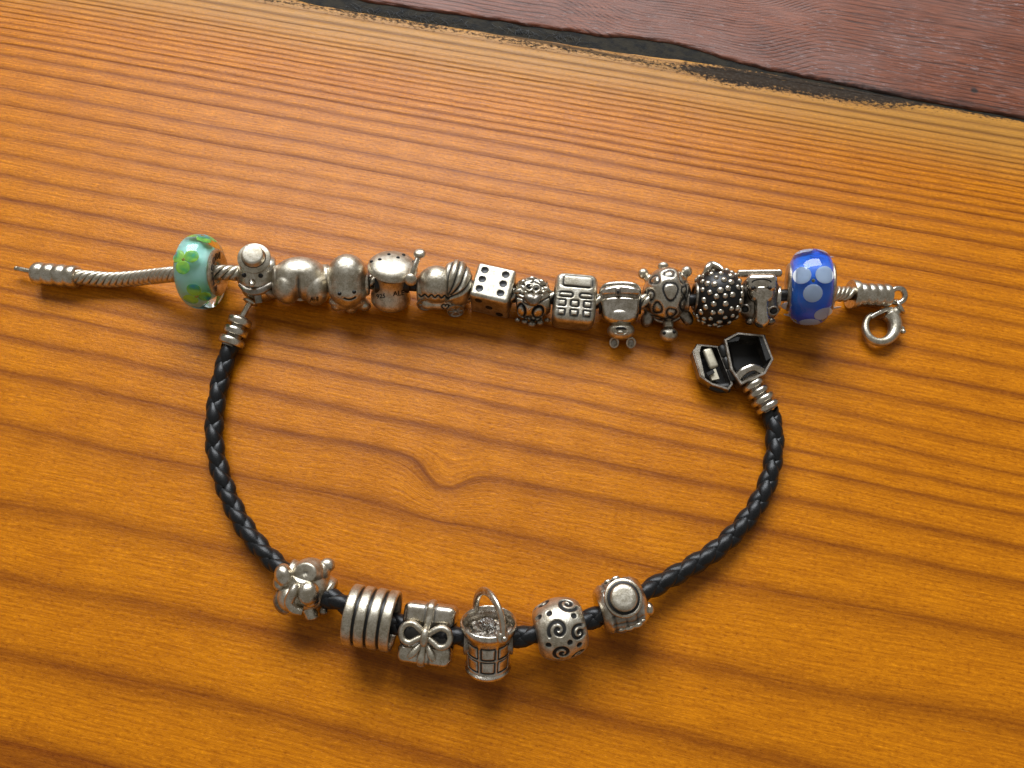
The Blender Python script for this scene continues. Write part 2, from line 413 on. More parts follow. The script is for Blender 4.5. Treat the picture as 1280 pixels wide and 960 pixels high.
    col = m.mix(smear, col, m.mix(m.rng(sf, 0.4, 0.7), (0.005, 0.005, 0.005), (0.032, 0.033, 0.032)))
    scr = m.noise(m.xyz(m.mul(u, 1.7), m.mul(v, 34.0), 9.0), 1.0, 3, 0.6)
    col = m.mix(m.mul(m.rng(scr, 0.70, 0.76), 0.4), col, (0.75, 0.40, 0.08))
    hgt = m.add(m.add(m.mul(m.mul(late, m.rng(v, 2.0, 8.0, 0.7, 0.10)), -1.0), m.mul(fib, m.rng(v, 2.0, 8.0, 0.45, 0.16))), m.mul(fib2, 0.12))
    b1 = m.bump(hgt, 0.55, 0.04)
    b2 = m.bump(m.add(m.mul(grit, 0.7), m.mul(dust, 0.4)), 0.32, 0.03, b1)
    rough = m.add(m.add(0.27, m.mul(smear, 0.5)), m.add(m.mul(grit, 0.14), m.mul(late, 0.08)))
    return m.set(color=col, rough=rough, normal=b2, spec=0.24)
def wood_red():
    m = NT('red_stained_wood'); ob, u, v, z = m.obj_uv()
    cx, cy = [float(q) for q in to_seam(P(865, 20))]
    # cathedral arches: distance from a long ellipse
    w0 = m.sub(m.noise(m.xyz(m.mul(u, 0.35), m.mul(v, 0.9), 0.0), 1.0, 3, 0.5), 0.5)
    a = m.mul(m.sub(u, cx), 0.55); b = m.mul(m.add(v, 0.2), 1.5)
    rad = m.math('SQRT', m.add(m.mul(a, a), m.mul(b, b)))
    mixr = m.rng(m.math('ABSOLUTE', m.sub(u, cx)), 0.9, 3.2)
    straight = m.add(m.mul(v, 1.0), m.mul(u, 0.02))
    ph = m.add(m.add(m.mul(rad, m.sub(1.0, mixr)), m.mul(straight, mixr)), m.mul(w0, 0.35))
    p = m.math('FRACT', m.mul(ph, 8.5))
    late = m.mul(m.ramp(p, [(0.0, 0.5), (0.2, 0.0), (0.6, 0.1), (0.9, 1.0), (1.0, 0.6)]), m.rng(m.noise(m.xyz(m.mul(u, 0.4), m.mul(v, 4.0), 0.0), 1.0, 2, 0.5), 0.3, 0.65))
    fib = m.noise(m.xyz(m.mul(u, 1.6), m.mul(v, 26.0), 0.0), 1.0, 5, 0.65); grit = m.noise(ob, 28.0, 4, 0.7)
    mott = m.noise(m.xyz(m.mul(u, 0.5), m.mul(v, 0.8), 6.0), 1.0, 3, 0.5)
    col = m.mix(mott, (0.15, 0.042, 0.019), (0.31, 0.092, 0.036))
    col = m.mix(m.mul(late, 0.85), col, (0.045, 0.014, 0.010))
    col = m.mix(m.rng(fib, 0.3, 0.72), m.mix(1.0, col, (0.5, 0.46, 0.46), 'MULTIPLY'), m.mix(1.0, col, (1.35, 1.35, 1.38), 'MULTIPLY'))
    # pale scuffs where the finish has gone
    sc = m.noise(m.xyz(m.mul(u, 3.2), m.mul(v, 15.0), 2.0), 1.0, 7, 0.8); reg = m.noise(m.xyz(m.mul(u, 0.5), m.mul(v, 0.6), 11.0), 1.0, 2, 0.5)
    scm = m.mul(m.rng(sc, 0.52, 0.66), m.rng(reg, 0.34, 0.58))
    bloom = m.rng(m.noise(m.xyz(m.mul(u, 0.45), m.mul(v, 0.9), 21.0), 1.0, 3, 0.55), 0.42, 0.66)
    col = m.mix(m.mul(bloom, 0.20), col, (0.34, 0.21, 0.18))
    col = m.mix(m.mul(scm, 0.55), col, (0.50, 0.40, 0.39))
    # grey bloom and black dirt next to the joint
    sf = m.noise(m.xyz(m.mul(u, 5.0), m.mul(v, 13.0), 4.0), 1.0, 4, 0.7)
    dirt = m.mul(m.rng(m.add(v, m.mul(m.sub(sf, 0.5), 0.6)), 0.34, 0.08), m.mul(m.rng(u, 1.2, 2.4), m.rng(u, 5.5, 8.0, 1.0, 0.5)))
    col = m.mix(m.mul(dirt, 0.85), col, (0.016, 0.015, 0.015))
    sp = to_seam(P(1218, 113)); ds = m.math('SQRT', m.add(m.mul(m.sub(u, float(sp[0])), m.sub(u, float(sp[0]))), m.mul(m.sub(v, float(sp[1])), m.sub(v, float(sp[1])))))
    col = m.mix(m.mul(m.rng(m.add(ds, m.mul(m.sub(sf, 0.5), 0.12)), 0.11, 0.04), 0.9), col, (0.012, 0.012, 0.012))
    b1 = m.bump(m.add(m.add(m.mul(late, -0.5), m.mul(fib, 0.7)), m.mul(scm, 0.25)), 0.42, 0.035)
    b2 = m.bump(grit, 0.25, 0.02, b1)
    return m.set(color=col, rough=m.add(0.42, m.mul(grit, 0.16)), normal=b2, spec=0.4)
def filler():
    m = NT('dark_joint_filler'); ob, u, v, z = m.obj_uv()
    n = m.noise(m.xyz(m.mul(u, 3.0), m.mul(v, 5.0), 0.0), 1.0, 5, 0.65); f = m.noise(m.xyz(m.mul(u, 14.0), m.mul(v, 18.0), 0.0), 1.0, 4, 0.7, 1.5)
    c = m.mix(m.rng(n, 0.4, 0.65), (0.034, 0.028, 0.018), (0.010, 0.010, 0.010))
    c = m.mix(m.mul(m.rng(f, 0.56, 0.7), 0.5), c, (0.05, 0.055, 0.055))
    return m.set(color=c, rough=0.7, normal=m.bump(m.add(n, f), 0.5, 0.04), spec=0.15)
WOOD_A, WOOD_R, FILL = wood_amber(), wood_red(), filler()
END_GRAIN = simple('dark_board_edge', (0.03, 0.018, 0.012), 0.7)
# ------------------------------------------------------------------ the table top: two boards with a dark joint between them
table = bpy.data.objects.new('tabletop', None); COL.objects.link(table); table['kind'] = 'structure'
table.location = (SEAM_O[0], SEAM_O[1], 0); table.rotation_euler = (0, 0, SEAM_A)
def board(name, edge_px, far, mat, side, jag):
    e = [to_seam(P(*q)) for q in edge_px]
    e = [(-60.0, e[0][1]+0.02)]+[tuple(q) for q in e]+[(60.0, e[-1][1]-0.02)]
    xs = np.r_[-60, np.linspace(-14, 16, 260), 60]; ex, ey = zip(*e)
    ys = np.interp(xs, ex, ey)
    j = np.cumsum(rng.normal(0, 1, len(xs))); j -= np.convolve(j, np.ones(15)/15, 'same'); ys = ys+j*jag
    bm = bmesh.new()
    rows = []
    for off, z in ((0.0, -2.4), (0.0, -0.10), (0.012, -0.035), (0.045, -0.006), (0.10, 0.0)):
        rows.append([bm.verts.new((x, y+side*off*(1+0.3*math.sin(7*x)), z)) for x, y in zip(xs, ys)])
    rows.append([bm.verts.new((x, far, 0.0)) for x in xs]); rows.append([bm.verts.new((x, far, -2.4)) for x in xs])
    for a, b in zip(rows, rows[1:]+rows[:1]):
        for i in range(len(xs)-1): bm.faces.new((a[i], a[i+1], b[i+1], b[i]))
    bm.faces.new([r[0] for r in rows]); bm.faces.new([r[-1] for r in reversed(rows)])
    bmesh.ops.recalc_face_normals(bm, faces=bm.faces)
    me = bpy.data.meshes.new(name); bm.to_mesh(me); bm.free(); me.materials.append(mat)
    me.polygons.foreach_set('use_smooth', [True]*len(me.polygons)); me.set_sharp_from_angle(angle=math.radians(40))
    o = bpy.data.objects.new(name, me); COL.objects.link(o); o.parent = table; return o
pa = board('plank', [(360, -4), (395, 4.5), (485, 20), (597, 37), (680, 49), (760, 62), (840, 72), (900, 80), (960, 90), (1050, 107), (1160, 128.5), (1280, 150)], -30, WOOD_A, -1, 0.004)
pa['label'] = 'golden varnished pine board with wavy dark growth rings'
pr = board('plank', [(380, -14), (470, 2), (529, 12), (570, 16), (610, 22.5), (650, 29), (688, 34), (747, 43), (790, 46), (838, 52), (870, 60), (900, 70), (960, 86), (1050, 104), (1160, 126), (1280, 147)], 24, WOOD_R, 1, 0.009)
pr['label'] = 'reddish brown scuffed board behind the golden one'
bm = MB(); rbox(bm, (110, 3.4, 2.2), 0.02, 2, (0, 0.1, -1.155)); o = emit('joint_filler', weld(bm), FILL, table)
# tufts of lint caught in the joint
lint = MB()
for q in range(150):
    px = rng.choice([455, 500, 540, 585, 650, 700]) + rng.normal(0, 14); ee = np.interp(px, [395, 485, 597, 760], [3, 15, 30, 53])
    c = to_seam(P(px, ee+rng.normal(0, 2.5))); a = rng.uniform(0, 6.28); l = rng.uniform(0.06, 0.2)
    t = np.linspace(-1, 1, 6); k = rng.uniform(-0.5, 0.5)
    pts = np.stack([c[0]+l*t*math.cos(a)-k*l*t*t*math.sin(a), c[1]+0.5*(l*t*math.sin(a)+k*l*t*t*math.cos(a)), -0.045+0.05*(1-t*t)*rng.uniform(.3, 1)], 1)
    tube(lint, pts, 0.0035, 4)
lo = emit('lint', lint, simple('grey_lint', (0.16, 0.17, 0.18), 0.9), table); lo['kind'] = 'stuff'

# ------------------------------------------------------------------ silver snake chain bracelet
CH = [(92, 345.5, 0.23), (112, 347.5, 0.21), (140, 349.5, 0.19), (168, 348, 0.24), (196, 345, 0.42), (216, 343, 0.60), (247, 341, 0.70), (285, 341, 0.66), (322, 343, 0.50), (375, 347, 0.46),
      (435, 350.5, 0.48), (462, 352, 0.48), (520, 357, 0.48), (580, 362, 0.46), (617, 366, 0.42), (642, 369, 0.42), (665, 371, 0.44), (688, 373, 0.42), (720, 376, 0.42), (748, 377, 0.46), (775, 377, 0.48),
      (805, 377, 0.50), (833, 376, 0.54), (865, 375, 0.52), (897, 374, 0.56), (925, 372, 0.56), (950, 371, 0.58), (980, 369, 0.64), (1012, 368, 0.70), (1036, 367, 0.58), (1052, 367.5, 0.42), (1072, 368, 0.30)]
chw = np.array([P(*q) for q in CH])
o0 = P(95, 345, 0)
brace = thing('chain_bracelet', 'silver snake chain bracelet with ribbed end caps and a lobster clasp', 'bracelet', (o0[0], o0[1], 0))
OFF = np.array(brace.location)
cpts, cs_ = even_path(chw-OFF, 0.04)
core = MB(); tube(core, cpts, 0.112, 12); emit('chain_core', core, OXIDE, brace)
LR, LD = 0.150, 0.128                                           # link radius and spacing
def make_link():
    mb = MB(); n = 28; us = np.array([0.0, 0.10, 0.3, 0.6, 0.85, 1.0]); rr = np.array([0.80, 0.95, 1.0, 0.995, 0.93, 0.80])
    t = np.linspace(0, 2*math.pi, n, endpoint=False); seam = math.radians(176)
    k = (t-seam) % (2*math.pi); tri = np.abs(k/math.pi-1)            # 1 on the seam, 0 opposite
    s = LD*2.5*tri
    V = [np.stack([u*LD*0.97-s, LR*r*np.cos(t), LR*r*np.sin(t)], 1) for u, r in zip(us, rr)]
    V = [np.stack([us[0]*LD-s, LR*0.62*np.cos(t), LR*0.62*np.sin(t)], 1)]+V+[np.stack([us[-1]*LD*0.97-s, LR*0.62*np.cos(t), LR*0.62*np.sin(t)], 1)]
    return mb.add(np.concatenate(V), [tuple(reversed(q)) for q in grid_faces(len(V), n, False, True)])
link0 = emit('link', make_link(), SATIN, brace)
TG = np.gradient(cpts, axis=0)
spans = [(90, 238), (262, 352), (452, 482), (588, 600), (636, 656), (678, 704), (738, 764), (796, 818), (1026, 1075)]
def px_of(w):
    d = w-CAM; zc = np.dot(d, E_F); return 640+FPX*np.dot(d, E_R)/zc
first = True; sd = LD
while sd < cs_[-1]:
    p = np.array([np.interp(sd, cs_, cpts[:, i]) for i in range(3)]); t = np.array([np.interp(sd, cs_, TG[:, i]) for i in range(3)])
    q = px_of(p+OFF)
    if any(a <= q <= b for a, b in spans):
        x, y, z = basis(t); l = link0 if first else link0.copy(); first = False
        if l is not link0: COL.objects.link(l); l.parent = brace
        tw = rng.normal(0, 0.06); M3 = Matrix((x, y, z)).transposed().to_4x4()
        l.matrix_local = Matrix.Translation(p) @ M3 @ Matrix.Rotation(tw, 4, 'X')
    sd += LD
def px3(lst): return np.array([P(*q)-OFF for q in lst])
def capmesh(a, b, prof, s, n=28):
    mb = MB(); d = (b-a); L = np.linalg.norm(d); lathe(mb, [(q*L, r*s) for q, r in prof], n, a, d/L); return mb
sL = scale_at(P(70, 344)); sR = scale_at(P(1088, 368))
ribs = lambda n, R, g: sum([[(i/n+0.02, R*g), (i/n+0.05, R*0.97), ((i+.5)/n, R), ((i+1)/n-0.05, R*0.97), ((i+1)/n-0.02, R*g)] for i in range(n)], [])
a, b = px3([(44, 341.5, 0.215), (98, 346.5, 0.222)])
emit('end_cap', capmesh(a, b, [(0, 4)]+ribs(4, 14.2, 0.91)+[(1, 10.5)], sL), SILVER, brace)
pin = MB(); tube(pin, px3([(48, 341, .2), (38, 339, 0.2), (26, 336.5, 0.19), (20.5, 335.5, 0.17)]), 0.05, 10, 14, flat=(1.0, 0.75))
ball(pin, px3([(21, 335.7, 0.17)])[0], (0.055, 0.05, 0.045)); emit('closing_pin', pin, SILVER, brace)
a, b = px3([(1063, 367.8, 0.30), (1111, 369.5, 0.26)])
emit('end_cap', capmesh(a, b, [(0, 11), (0.0, 17.2), (0.03, 18), (0.15, 17.6), (0.18, 13.5)]+[(0.2+0.8*q, r) for q, r in ribs(4, 14.6, 0.94)]+[(1, 6)], sR), SILVER, brace)
lp = MB(); tube(lp, px3([(1110, 369, .3), (1119, 361, .31), (1128, 362, .30), (1131, 371, .26), (1126, 378, .22), (1116, 377, .2), (1110, 371, .25)]), 0.055, 10, 40); emit('cap_loop', lp, POLISHED, brace)
jr = MB(); c = px3([(1125, 383, 0.20)])[0]; ring(jr, c, 0.125, 0.036, (0.75, 0.25, 0.6), 32, 10); emit('jump_ring', jr, SILVER, brace)
claw = MB()
ca_ = np.radians(np.linspace(58, -238, 11)); cr_ = [0.135, 0.135, 0.122, 0.104, 0.09, 0.08, 0.074, 0.07, 0.066, 0.060, 0.052]
tube(claw, np.c_[px3([(1100+18.6*math.cos(a), 408.5-19.2*math.sin(a), .15) for a in ca_]), cr_], 0.06, 14, 60, flat=(1.0, 1.1))
tube(claw, np.c_[px3([(1108, 393, .17), (1117, 392, .18), (1123, 387, .19), (1127, 388, .2)]), [0.07, 0.11, 0.075, 0.06]], 0.06, 12, 16)
cl = fuse(claw, 0.013, 3); claw_o = emit('lobster_clasp', cl, SATIN, brace)
lv = MB(); tube(lv, px3([(1088, 396.5, .18), (1098, 391, .20), (1108, 387, .21), (1115, 386.5, .21)]), 0.05, 10, 16, flat=(1.0, 0.8)); emit('lever', lv, POLISHED, claw_o)
tr = MB(); tube(tr, px3([(1121, 408, .17), (1128, 410, .17), (1129, 415, .16)]), 0.038, 10, 10); ball(tr, px3([(1129, 414.5, .17)])[0], 0.05); emit('thumb_lever', tr, SILVER, claw_o)

# ------------------------------------------------------------------ black braided leather bracelet
CO = [(289, 431, 0.19), (283.5, 446, 0.18), (275, 478, 0.18), (269, 515, 0.18), (268, 552, 0.18), (276, 592, 0.18), (293, 636, 0.20), (318, 676, 0.26), (348, 707, 0.34), (383, 735, 0.40), (424, 752, 0.40),
      (466, 772, 0.42), (500, 781, 0.42), (536, 789, 0.44), (575, 795, 0.48), (610, 798, 0.52), (642, 797, 0.48), (668, 793, 0.46), (700, 786, 0.46), (740, 773, 0.46), (777, 757, 0.44), (813, 736, 0.36), (858, 711, 0.26),
      (898, 685, 0.20), (933, 650, 0.18), (956, 612, 0.18), (967, 572, 0.18), (968, 540, 0.18), (963, 514, 0.19)]
cow = np.array([P(*q) for q in CO]); o1 = P(290, 430, 0)
cord = thing('leather_bracelet', 'black braided leather bracelet curving in a wide loop below the silver chain', 'bracelet', (o1[0], o1[1], 0))
OFF2 = np.array(cord.location)
lp_, ls = even_path(cow-OFF2, 0.018)
mb = MB(); tube(mb, lp_[::3], 0.085, 10); emit('cord_core', mb, CORD_CORE, cord)
PITCH = 0.80
TT = np.gradient(lp_, axis=0)
fr = [basis(t) for t in TT]
wob = np.interp(ls, np.linspace(0, ls[-1], 60), rng.normal(0, 0.05, 60))
for hand in (1, -1):
    for ph in (0.0, math.pi):
        C = []; Rn = []
        th = ph+hand*2*math.pi*ls/PITCH; rad = 0.132+hand*0.021*np.cos(2*th)
        for i in range(len(ls)):
            x, y, z = fr[i]; C.append(lp_[i]+rad[i]*(math.cos(th[i])*y+math.sin(th[i])*z)); Rn.append(math.cos(th[i])*y+math.sin(th[i])*z)
        C = np.array(C); Rn = np.array(Rn); T = np.gradient(C, axis=0); T /= np.linalg.norm(T, axis=1, keepdims=True)
        Bn = np.cross(T, Rn); Bn /= np.linalg.norm(Bn, axis=1, keepdims=True); Nn = np.cross(Bn, T)
        a = np.linspace(0, 2*math.pi, 14, endpoint=False); ca, sa = np.cos(a), np.sin(a)
        ca = np.sign(ca)*np.abs(ca)**0.6; sa = np.sign(sa)*np.abs(sa)**0.5
        hw = 0.126*(1+wob)
        V = C[:, None, :]+hw[:, None, None]*ca[None, :, None]*Bn[:, None, :]+0.022*sa[None, :, None]*Nn[:, None, :]
        # the flat strip bends round the cord
        V -= (0.050*(ca**2))[None, :, None]*Nn[:, None, :]
        m_ = MB(); f = grid_faces(len(C), 14, False, True)
        m_.add(V.reshape(-1, 3), f); emit('strand', m_, LEATHER, cord)
OFF = OFF2
sF = scale_at(P(298, 410))
def ferrule(lst, n, R, names):
    p = px3(lst); a, b = p[0], p[-1]
    mb = MB(); d = b-a; L = np.linalg.norm(d); lathe(mb, [(0, 8*sF), (L, 10*sF)], 24, a, d/L); f = emit('ferrule', mb, DULL, cord)
    for i in range(n):
        t0, t1 = i/n, (i+1)/n; rr = R*(0.93+0.10*i/n)*sF; g = 0.14/n
        mb = MB(); prof = [(t0+g, rr*0.55), (t0+g, rr*0.88), (t0+g*1.7, rr*0.97), ((t0+t1)/2, rr), (t1-g*1.7, rr*0.97), (t1-g, rr*0.88), (t1-g, rr*0.55)]
        lathe(mb, [(q*L, r) for q, r in prof], 32, a, d/L); emit('band', mb, POLISHED if i % 2 else SILVER, f)
    return f
ferrule([(302.5, 396, 0.30), (287, 433, 0.20)], 3, 15.5, None)
p = px3([(301, 399, 0.30), (309, 384, 0.33), (313.5, 376.5, 0.35)]); mb = MB()
d = p[2]-p[0]; L = np.linalg.norm(d); lathe(mb, [(0, .055), (L*.5, .05), (L*.82, .055), (L*.9, 0.135), (L*.97, 0.14), (L*1.04, .11), (L*1.06, 0)], 28, p[0], d/L); emit('closing_pin', mb, SILVER, cord)
ferrule([(938, 477, 0.26), (962.5, 513, 0.20)], 4, 15.0, None)
# open barrel clasp: two shells on a hinge, lying open side up
def shell(name, poly, h, wall, mat_in, inset_z=0.05, rim=None):
    pts = px3([(x, y, h) for x, y in poly])[:, :2]; c = pts.mean(0)
    outer = pts; nrm = []
    k = len(pts); inn = []
    for i in range(k):
        a, b, d = pts[i-1], pts[i], pts[(i+1) % k]
        e1 = (b-a)/np.linalg.norm(b-a); e2 = (d-b)/np.linalg.norm(d-b); n_ = np.array([-e1[1]-e2[1], e1[0]+e2[0]]); n_ /= np.linalg.norm(n_)
        if np.dot(n_, c-b) < 0: n_ = -n_
        inn.append(b+n_*wall/max(0.5, abs(np.dot(n_, [-e1[1], e1[0]]))))
    inn = np.array(inn); low = c+(pts-c)*0.72
    L3 = lambda q, z: np.c_[q, np.full(k, z)]
    mb = MB(); mb.add(np.concatenate([L3(low, 0.0), L3(c+(pts-c)*0.9, 0.08), L3(pts, h*0.5), L3(pts, h-0.02), L3(pts+(inn-pts)*0.25, h), L3(inn, h), L3(inn, h*0.5), L3(c+(inn-c)*0.93, inset_z)]),
                      grid_faces(8, k, False, True)+[tuple(range(k)), tuple(7*k+i for i in range(k))])
    w = weld(mb); o = emit(name, w, mat_in, cord, smooth=False); return o
SHELL_M = DULL
R_ = shell('clasp_shell', [(905, 424), (922, 415), (955, 418), (967.5, 449), (957, 468), (926, 481), (913, 462)], 0.46, 0.045, SHELL_M)
L_ = shell('clasp_shell', [(871, 429.5), (865, 440), (874.5, 471), (889, 481), (911, 488), (917, 480), (898, 432)], 0.34, 0.04, SHELL_M)
def inner(poly, z, mat, name, parent, t=0.03, r=0.0):
    pts = px3([(x, y, z) for x, y in poly]); k = len(pts); mb = MB(); dz = np.array([0, 0, t])
    cc = pts.mean(0); mb.add(np.concatenate([pts, pts+dz*0.7, cc+(pts-cc)*0.94+dz]), grid_faces(3, k, False, True)+[tuple(2*k+i for i in range(k)), tuple(reversed(range(k)))])
    return emit(name, weld(mb), mat, parent, smooth=False)
inner([(909, 426), (924, 419), (950, 421.5), (960, 449), (952, 463), (927, 475), (917, 460)], 0.07, OXIDE, 'lining', R_)
inner([(946, 419), (955, 419.5), (965, 448.5), (956.5, 453)], 0.40, GUNMETAL, 'side_wall', R_, 0.05)
inner([(870.5, 431), (866.5, 440), (875.5, 470.5), (881, 474), (873.5, 441), (876, 432)], 0.325, SILVER, 'lit_wall_plate', L_, 0.035)  # brighter silver plate added so the wall facing up-left looks lit
inner([(906, 424), (911, 421), (924, 423.5), (922, 428), (909, 430)], 0.36, GUNMETAL, 'catch', R_, 0.07)
cl2 = MB(); tube(cl2, px3([(922, 471, .40), (931, 462.5, .47), (942, 459, .47), (953, 464, .42)]), 0.075, 12, 20, flat=(1, .7)); emit('collar', cl2, POLISHED, R_)
inner([(874, 431), (868.5, 440.5), (877, 469), (890, 477.5), (909, 484.5), (912, 479), (895, 434)], 0.10, OXIDE, 'lining', L_)
plate = MB(); pc = px3([(888, 448, 0.33)])[0]; ax = px3([(881.5, 439, .33), (891, 463, .33)]); dx = ax[1]-ax[0]; ln = np.linalg.norm(dx); xx, yy, zz = basis(dx)
rbox(plate, (ln*1.0, 0.175, 0.10), 0.045, 4, pc, axes=[xx, yy, zz]); emit('catch_plate', weld(plate), CREAM, L_)
inner([(884.5, 466), (893.5, 461.5), (898.5, 475), (889, 477)], 0.28, CREAM, 'catch_plate', L_, 0.06)
inner([(882, 467), (891, 462.5), (893, 466.5), (884, 471)], 0.36, GUNMETAL, 'catch_tab', L_, 0.04)
hp = px3([(901.5, 432, 0.33), (917, 477, 0.30)]); d = (hp[1]-hp[0])
for i in range(3):
    mb = MB(); L = np.linalg.norm(d); u = d/L; lathe(mb, [((i/3+0.01)*L, .02), ((i/3+0.012)*L, 0.072), ((i/3+0.03)*L, 0.082), (((i+1)/3-0.03)*L, 0.082), (((i+1)/3-0.012)*L, 0.072), (((i+1)/3-0.01)*L, .02)], 20, hp[0], u)
    emit('hinge_knuckle', mb, GUNMETAL, cord)
mb = MB(); cpt = px3([(904, 483.5, 0.17), (884, 482, 0.14)]); tube(mb, px3([(888, 481, .2), (899, 485, .2), (911, 484, .2)]), 0.10, 12, 16, flat=(1, .8)); emit('collar', mb, GUNMETAL, L_)
# ------------------------------------------------------------------ charms threaded on the silver chain (from left to right)
GS = 'charms threaded on the silver chain'
def dot(c, dx, dy, surf, r=2.2, mat=None, name='eye', parent=None, squash=0.5):
    mb = MB(); ball(mb, (dx, dy, ell_c(dx, dy, *surf)), (r, r, r*squash), 14, 8); return c.part(name, mb, mat or OXIDE, 'V', parent)
def stamp(c, txt, dx, dy, size, surf, rot=0.0, tilt=0.0):
    mb = text_mb(txt, size, 0.35); v, f, ox = mb.arrays(); a = math.radians(rot)
    v = np.c_[v[:, 0]*math.cos(a)-v[:, 1]*math.sin(a)+dx, v[:, 0]*math.sin(a)+v[:, 1]*math.cos(a)+dy, v[:, 2]]
    v[:, 2] += np.array([ell_c(q[0], q[1], *surf) for q in v])+0.15
    m2 = MB(); m2.add(v, f); return c.part('stamp', m2, OXIDE, 'V', smooth=False)

# glass beads: clear coat, coloured core, flowers between them, silver end caps
def glass_bead(name, label, px, py, z, ang, W, R, glass, core, flowers, petal, pr, group, word=None, coreR=0.86, cap=29.0, pitch=0.0, depth=0.8, spread=1.15):
    c = Charm(name, label, 'bead', px, py, z, ang, 0, group, pitch)
    pts = [(W*math.sin(t)*abs(math.sin(t))**-0.25 if abs(math.sin(t)) > 1e-6 else 0.0, 13+(R-13)*abs(math.cos(t))**0.62) for t in np.linspace(-math.pi/2, math.pi/2, 41)]
    pts = [(-W, 24)]+[p for p in pts if p[1] > 24]+[(W, 24)]
    prof = pts+[(W, 13.0), (0, 12.5), (-W, 13.0)]
    mb = MB(); lathe(mb, prof, 72, closed=True); c.part('glass_body', weld(mb), glass, 'W')
    ci = [(x*0.90, 12.8+(r-12.8)*coreR) for x, r in pts]
    mb = MB(); lathe(mb, ci+[(ci[-1][0], 12.9), (0, 12.7), (ci[0][0], 12.9)], 64, closed=True); c.part('colour_core', weld(mb), core, 'W')
    ca, cr = zip(*pts)
    def on(x, th, lift):                                         # a point on the core under the glass
        r = float(np.interp(x/0.9, ca, cr)); r = 12.8+(r-12.8)*coreR+lift
        return np.array([x, r*math.cos(th), r*math.sin(th)])
    for (fx, fth, frot) in flowers:
        lift = R*depth-on(0, math.pi/2, 0)[2]; fl = MB(); ball(fl, on(fx, fth, lift), 2.0, 12, 8); fo = c.part('flower', fl, YELLOW, 'W')
        for k in range(3):
            a = frot+k*2*math.pi/3; d = pr*spread
            q = on(fx+d*math.cos(a), fth+d*math.sin(a)/(R*depth), lift); nn = on(fx+d*math.cos(a), fth+d*math.sin(a)/(R*depth), 3)-on(fx+d*math.cos(a), fth+d*math.sin(a)/(R*depth), 0)
            nn[0] += 0.02*(fx+d*math.cos(a)); nn /= np.linalg.norm(nn); xx, yy, zz = basis(nn)
            m2 = MB(); ball(m2, q, (1.0, pr, pr), 18, 10, axes=[nn, yy, zz]); c.part('petal', m2, petal, 'W', fo)
    for sg in (-1, 1):
        mb = MB(); lathe(mb, [(sg*(W-3), cap-1), (sg*(W+0.3), cap), (sg*(W+2.0), cap-1.5), (sg*(W+2.6), cap-4), (sg*(W+1.2), 17), (sg*(W-1), 13.5), (sg*(W-8), 12.6)], 48)
        w = weld(mb); co = c.part('end_cap', w, SATIN, 'W')
        if word and sg > 0:
            t = MB(); v_, f_, _ = text_mb(word, 12.5, 0.3).arrays()
            th = math.radians(100)-v_[:, 0]/20.5; rr = 21.0+v_[:, 1]*0.95
            t.add(np.c_[W+2.35+v_[:, 2]+0.9*(rr-21)/5, rr*np.cos(th)*1.0, rr*np.sin(th)], f_)
            # th measured from the +across axis towards up
            c.part('stamp', t, OXIDE, 'W', co, smooth=False)
    c.done(); return c
glass_bead('glass_bead', 'pale turquoise glass bead with green petals near the left end of the silver chain', 252, 340, 0.70, -2, 20.5, 46.5, CLEAR_GLASS, TURQ,
    [(-4, math.radians(98), math.pi/2), (5, math.radians(164), 0.5), (3, math.radians(32), 1.0), (-6, math.radians(270), 0.3)], GREEN_PETAL, 7.8, GS, 'PANDORA', 0.50, 29.5, 0, 0.82)
glass_bead('glass_bead', 'deep blue glass bead with white dots at the right end of the silver chain', 1012, 359, 0.71, -6, 25, 47.5, BLUE_GLASS, BLUE,
    [(-1, math.radians(108), math.pi/2), (14, math.radians(190), 0.5), (-14, math.radians(196), 1.9), (3, math.radians(20), 0.4), (0, math.radians(285), 0.1)], WHITE_PETAL, 10.6, GS, None, 0.60, 30, 14, 0.86, 1.36)

# snowman
c = Charm('snowman_charm', 'silver snowman charm with bowler hat, carrot nose and scarf', 'charm', 322, 343, 0.50, -2, 0, GS)
mb = MB(); ball(mb, (0, -3, 0), (25, 24, 24), 28, 18); ball(mb, (2, -18, -8), (22, 17, 20), 24, 16); lathe(mb, [(-16, 18), (-14, 20), (16, 20), (21, 18.5), (23, 15), (20, 13)], 32, (0, 3, -2))
b = fuse(mb, 1.0, 4); c.part('body', b, SILVER)
sf = ((0, -3, 0), (25.6, 24.6, 24.6))
ax = np.array([-0.16, 0.40, 0.90]); ax /= np.linalg.norm(ax); hb = np.array([-2.5, 18.5, 15.0])
mb = MB(); lathe(mb, [(0, 0), (0.2, 17.5), (1.5, 19.4), (3.2, 19.6), (4.2, 18.4), (4.8, 14.5), (5.5, 13.6), (12.5, 13.2), (13.8, 12.8), (14.6, 11.8), (14.9, 10.6), (15.0, 10), (15.1, 0)], 40, hb, ax)
hat = c.part('hat', weld(mb), SATIN); mb = MB(); ring(mb, hb+ax*5.6, 13.5, 0.8, ax, 36, 8); c.part('hat_band', mb, OXIDE, 'V', hat)
for x, y in ((-15.5, -1.0), (3.5, -1.5)): dot(c, x, y, sf, 2.9)
z0 = ell_c(-7, -11, *sf); mb = MB(); tube(mb, [(-6.5, -9, z0-1, 4.6), (-7, -11.5, z0+3, 3.8), (-7.4, -13.5, z0+6, 2.6), (-7.6, -14.2, z0+7, 1.0)], 3, 14, 12); c.part('carrot_nose', mb, POLISHED)
mb = MB(); tube(mb, [(-21, -12, 8, 3), (-12, -20, 17, 4.4), (0, -20.5, 20, 4.8), (13, -14, 18, 4.4), (22, -6, 9, 3)], 4, 12, 30, flat=(1, .7)); sc = c.part('scarf', mb, DULL)
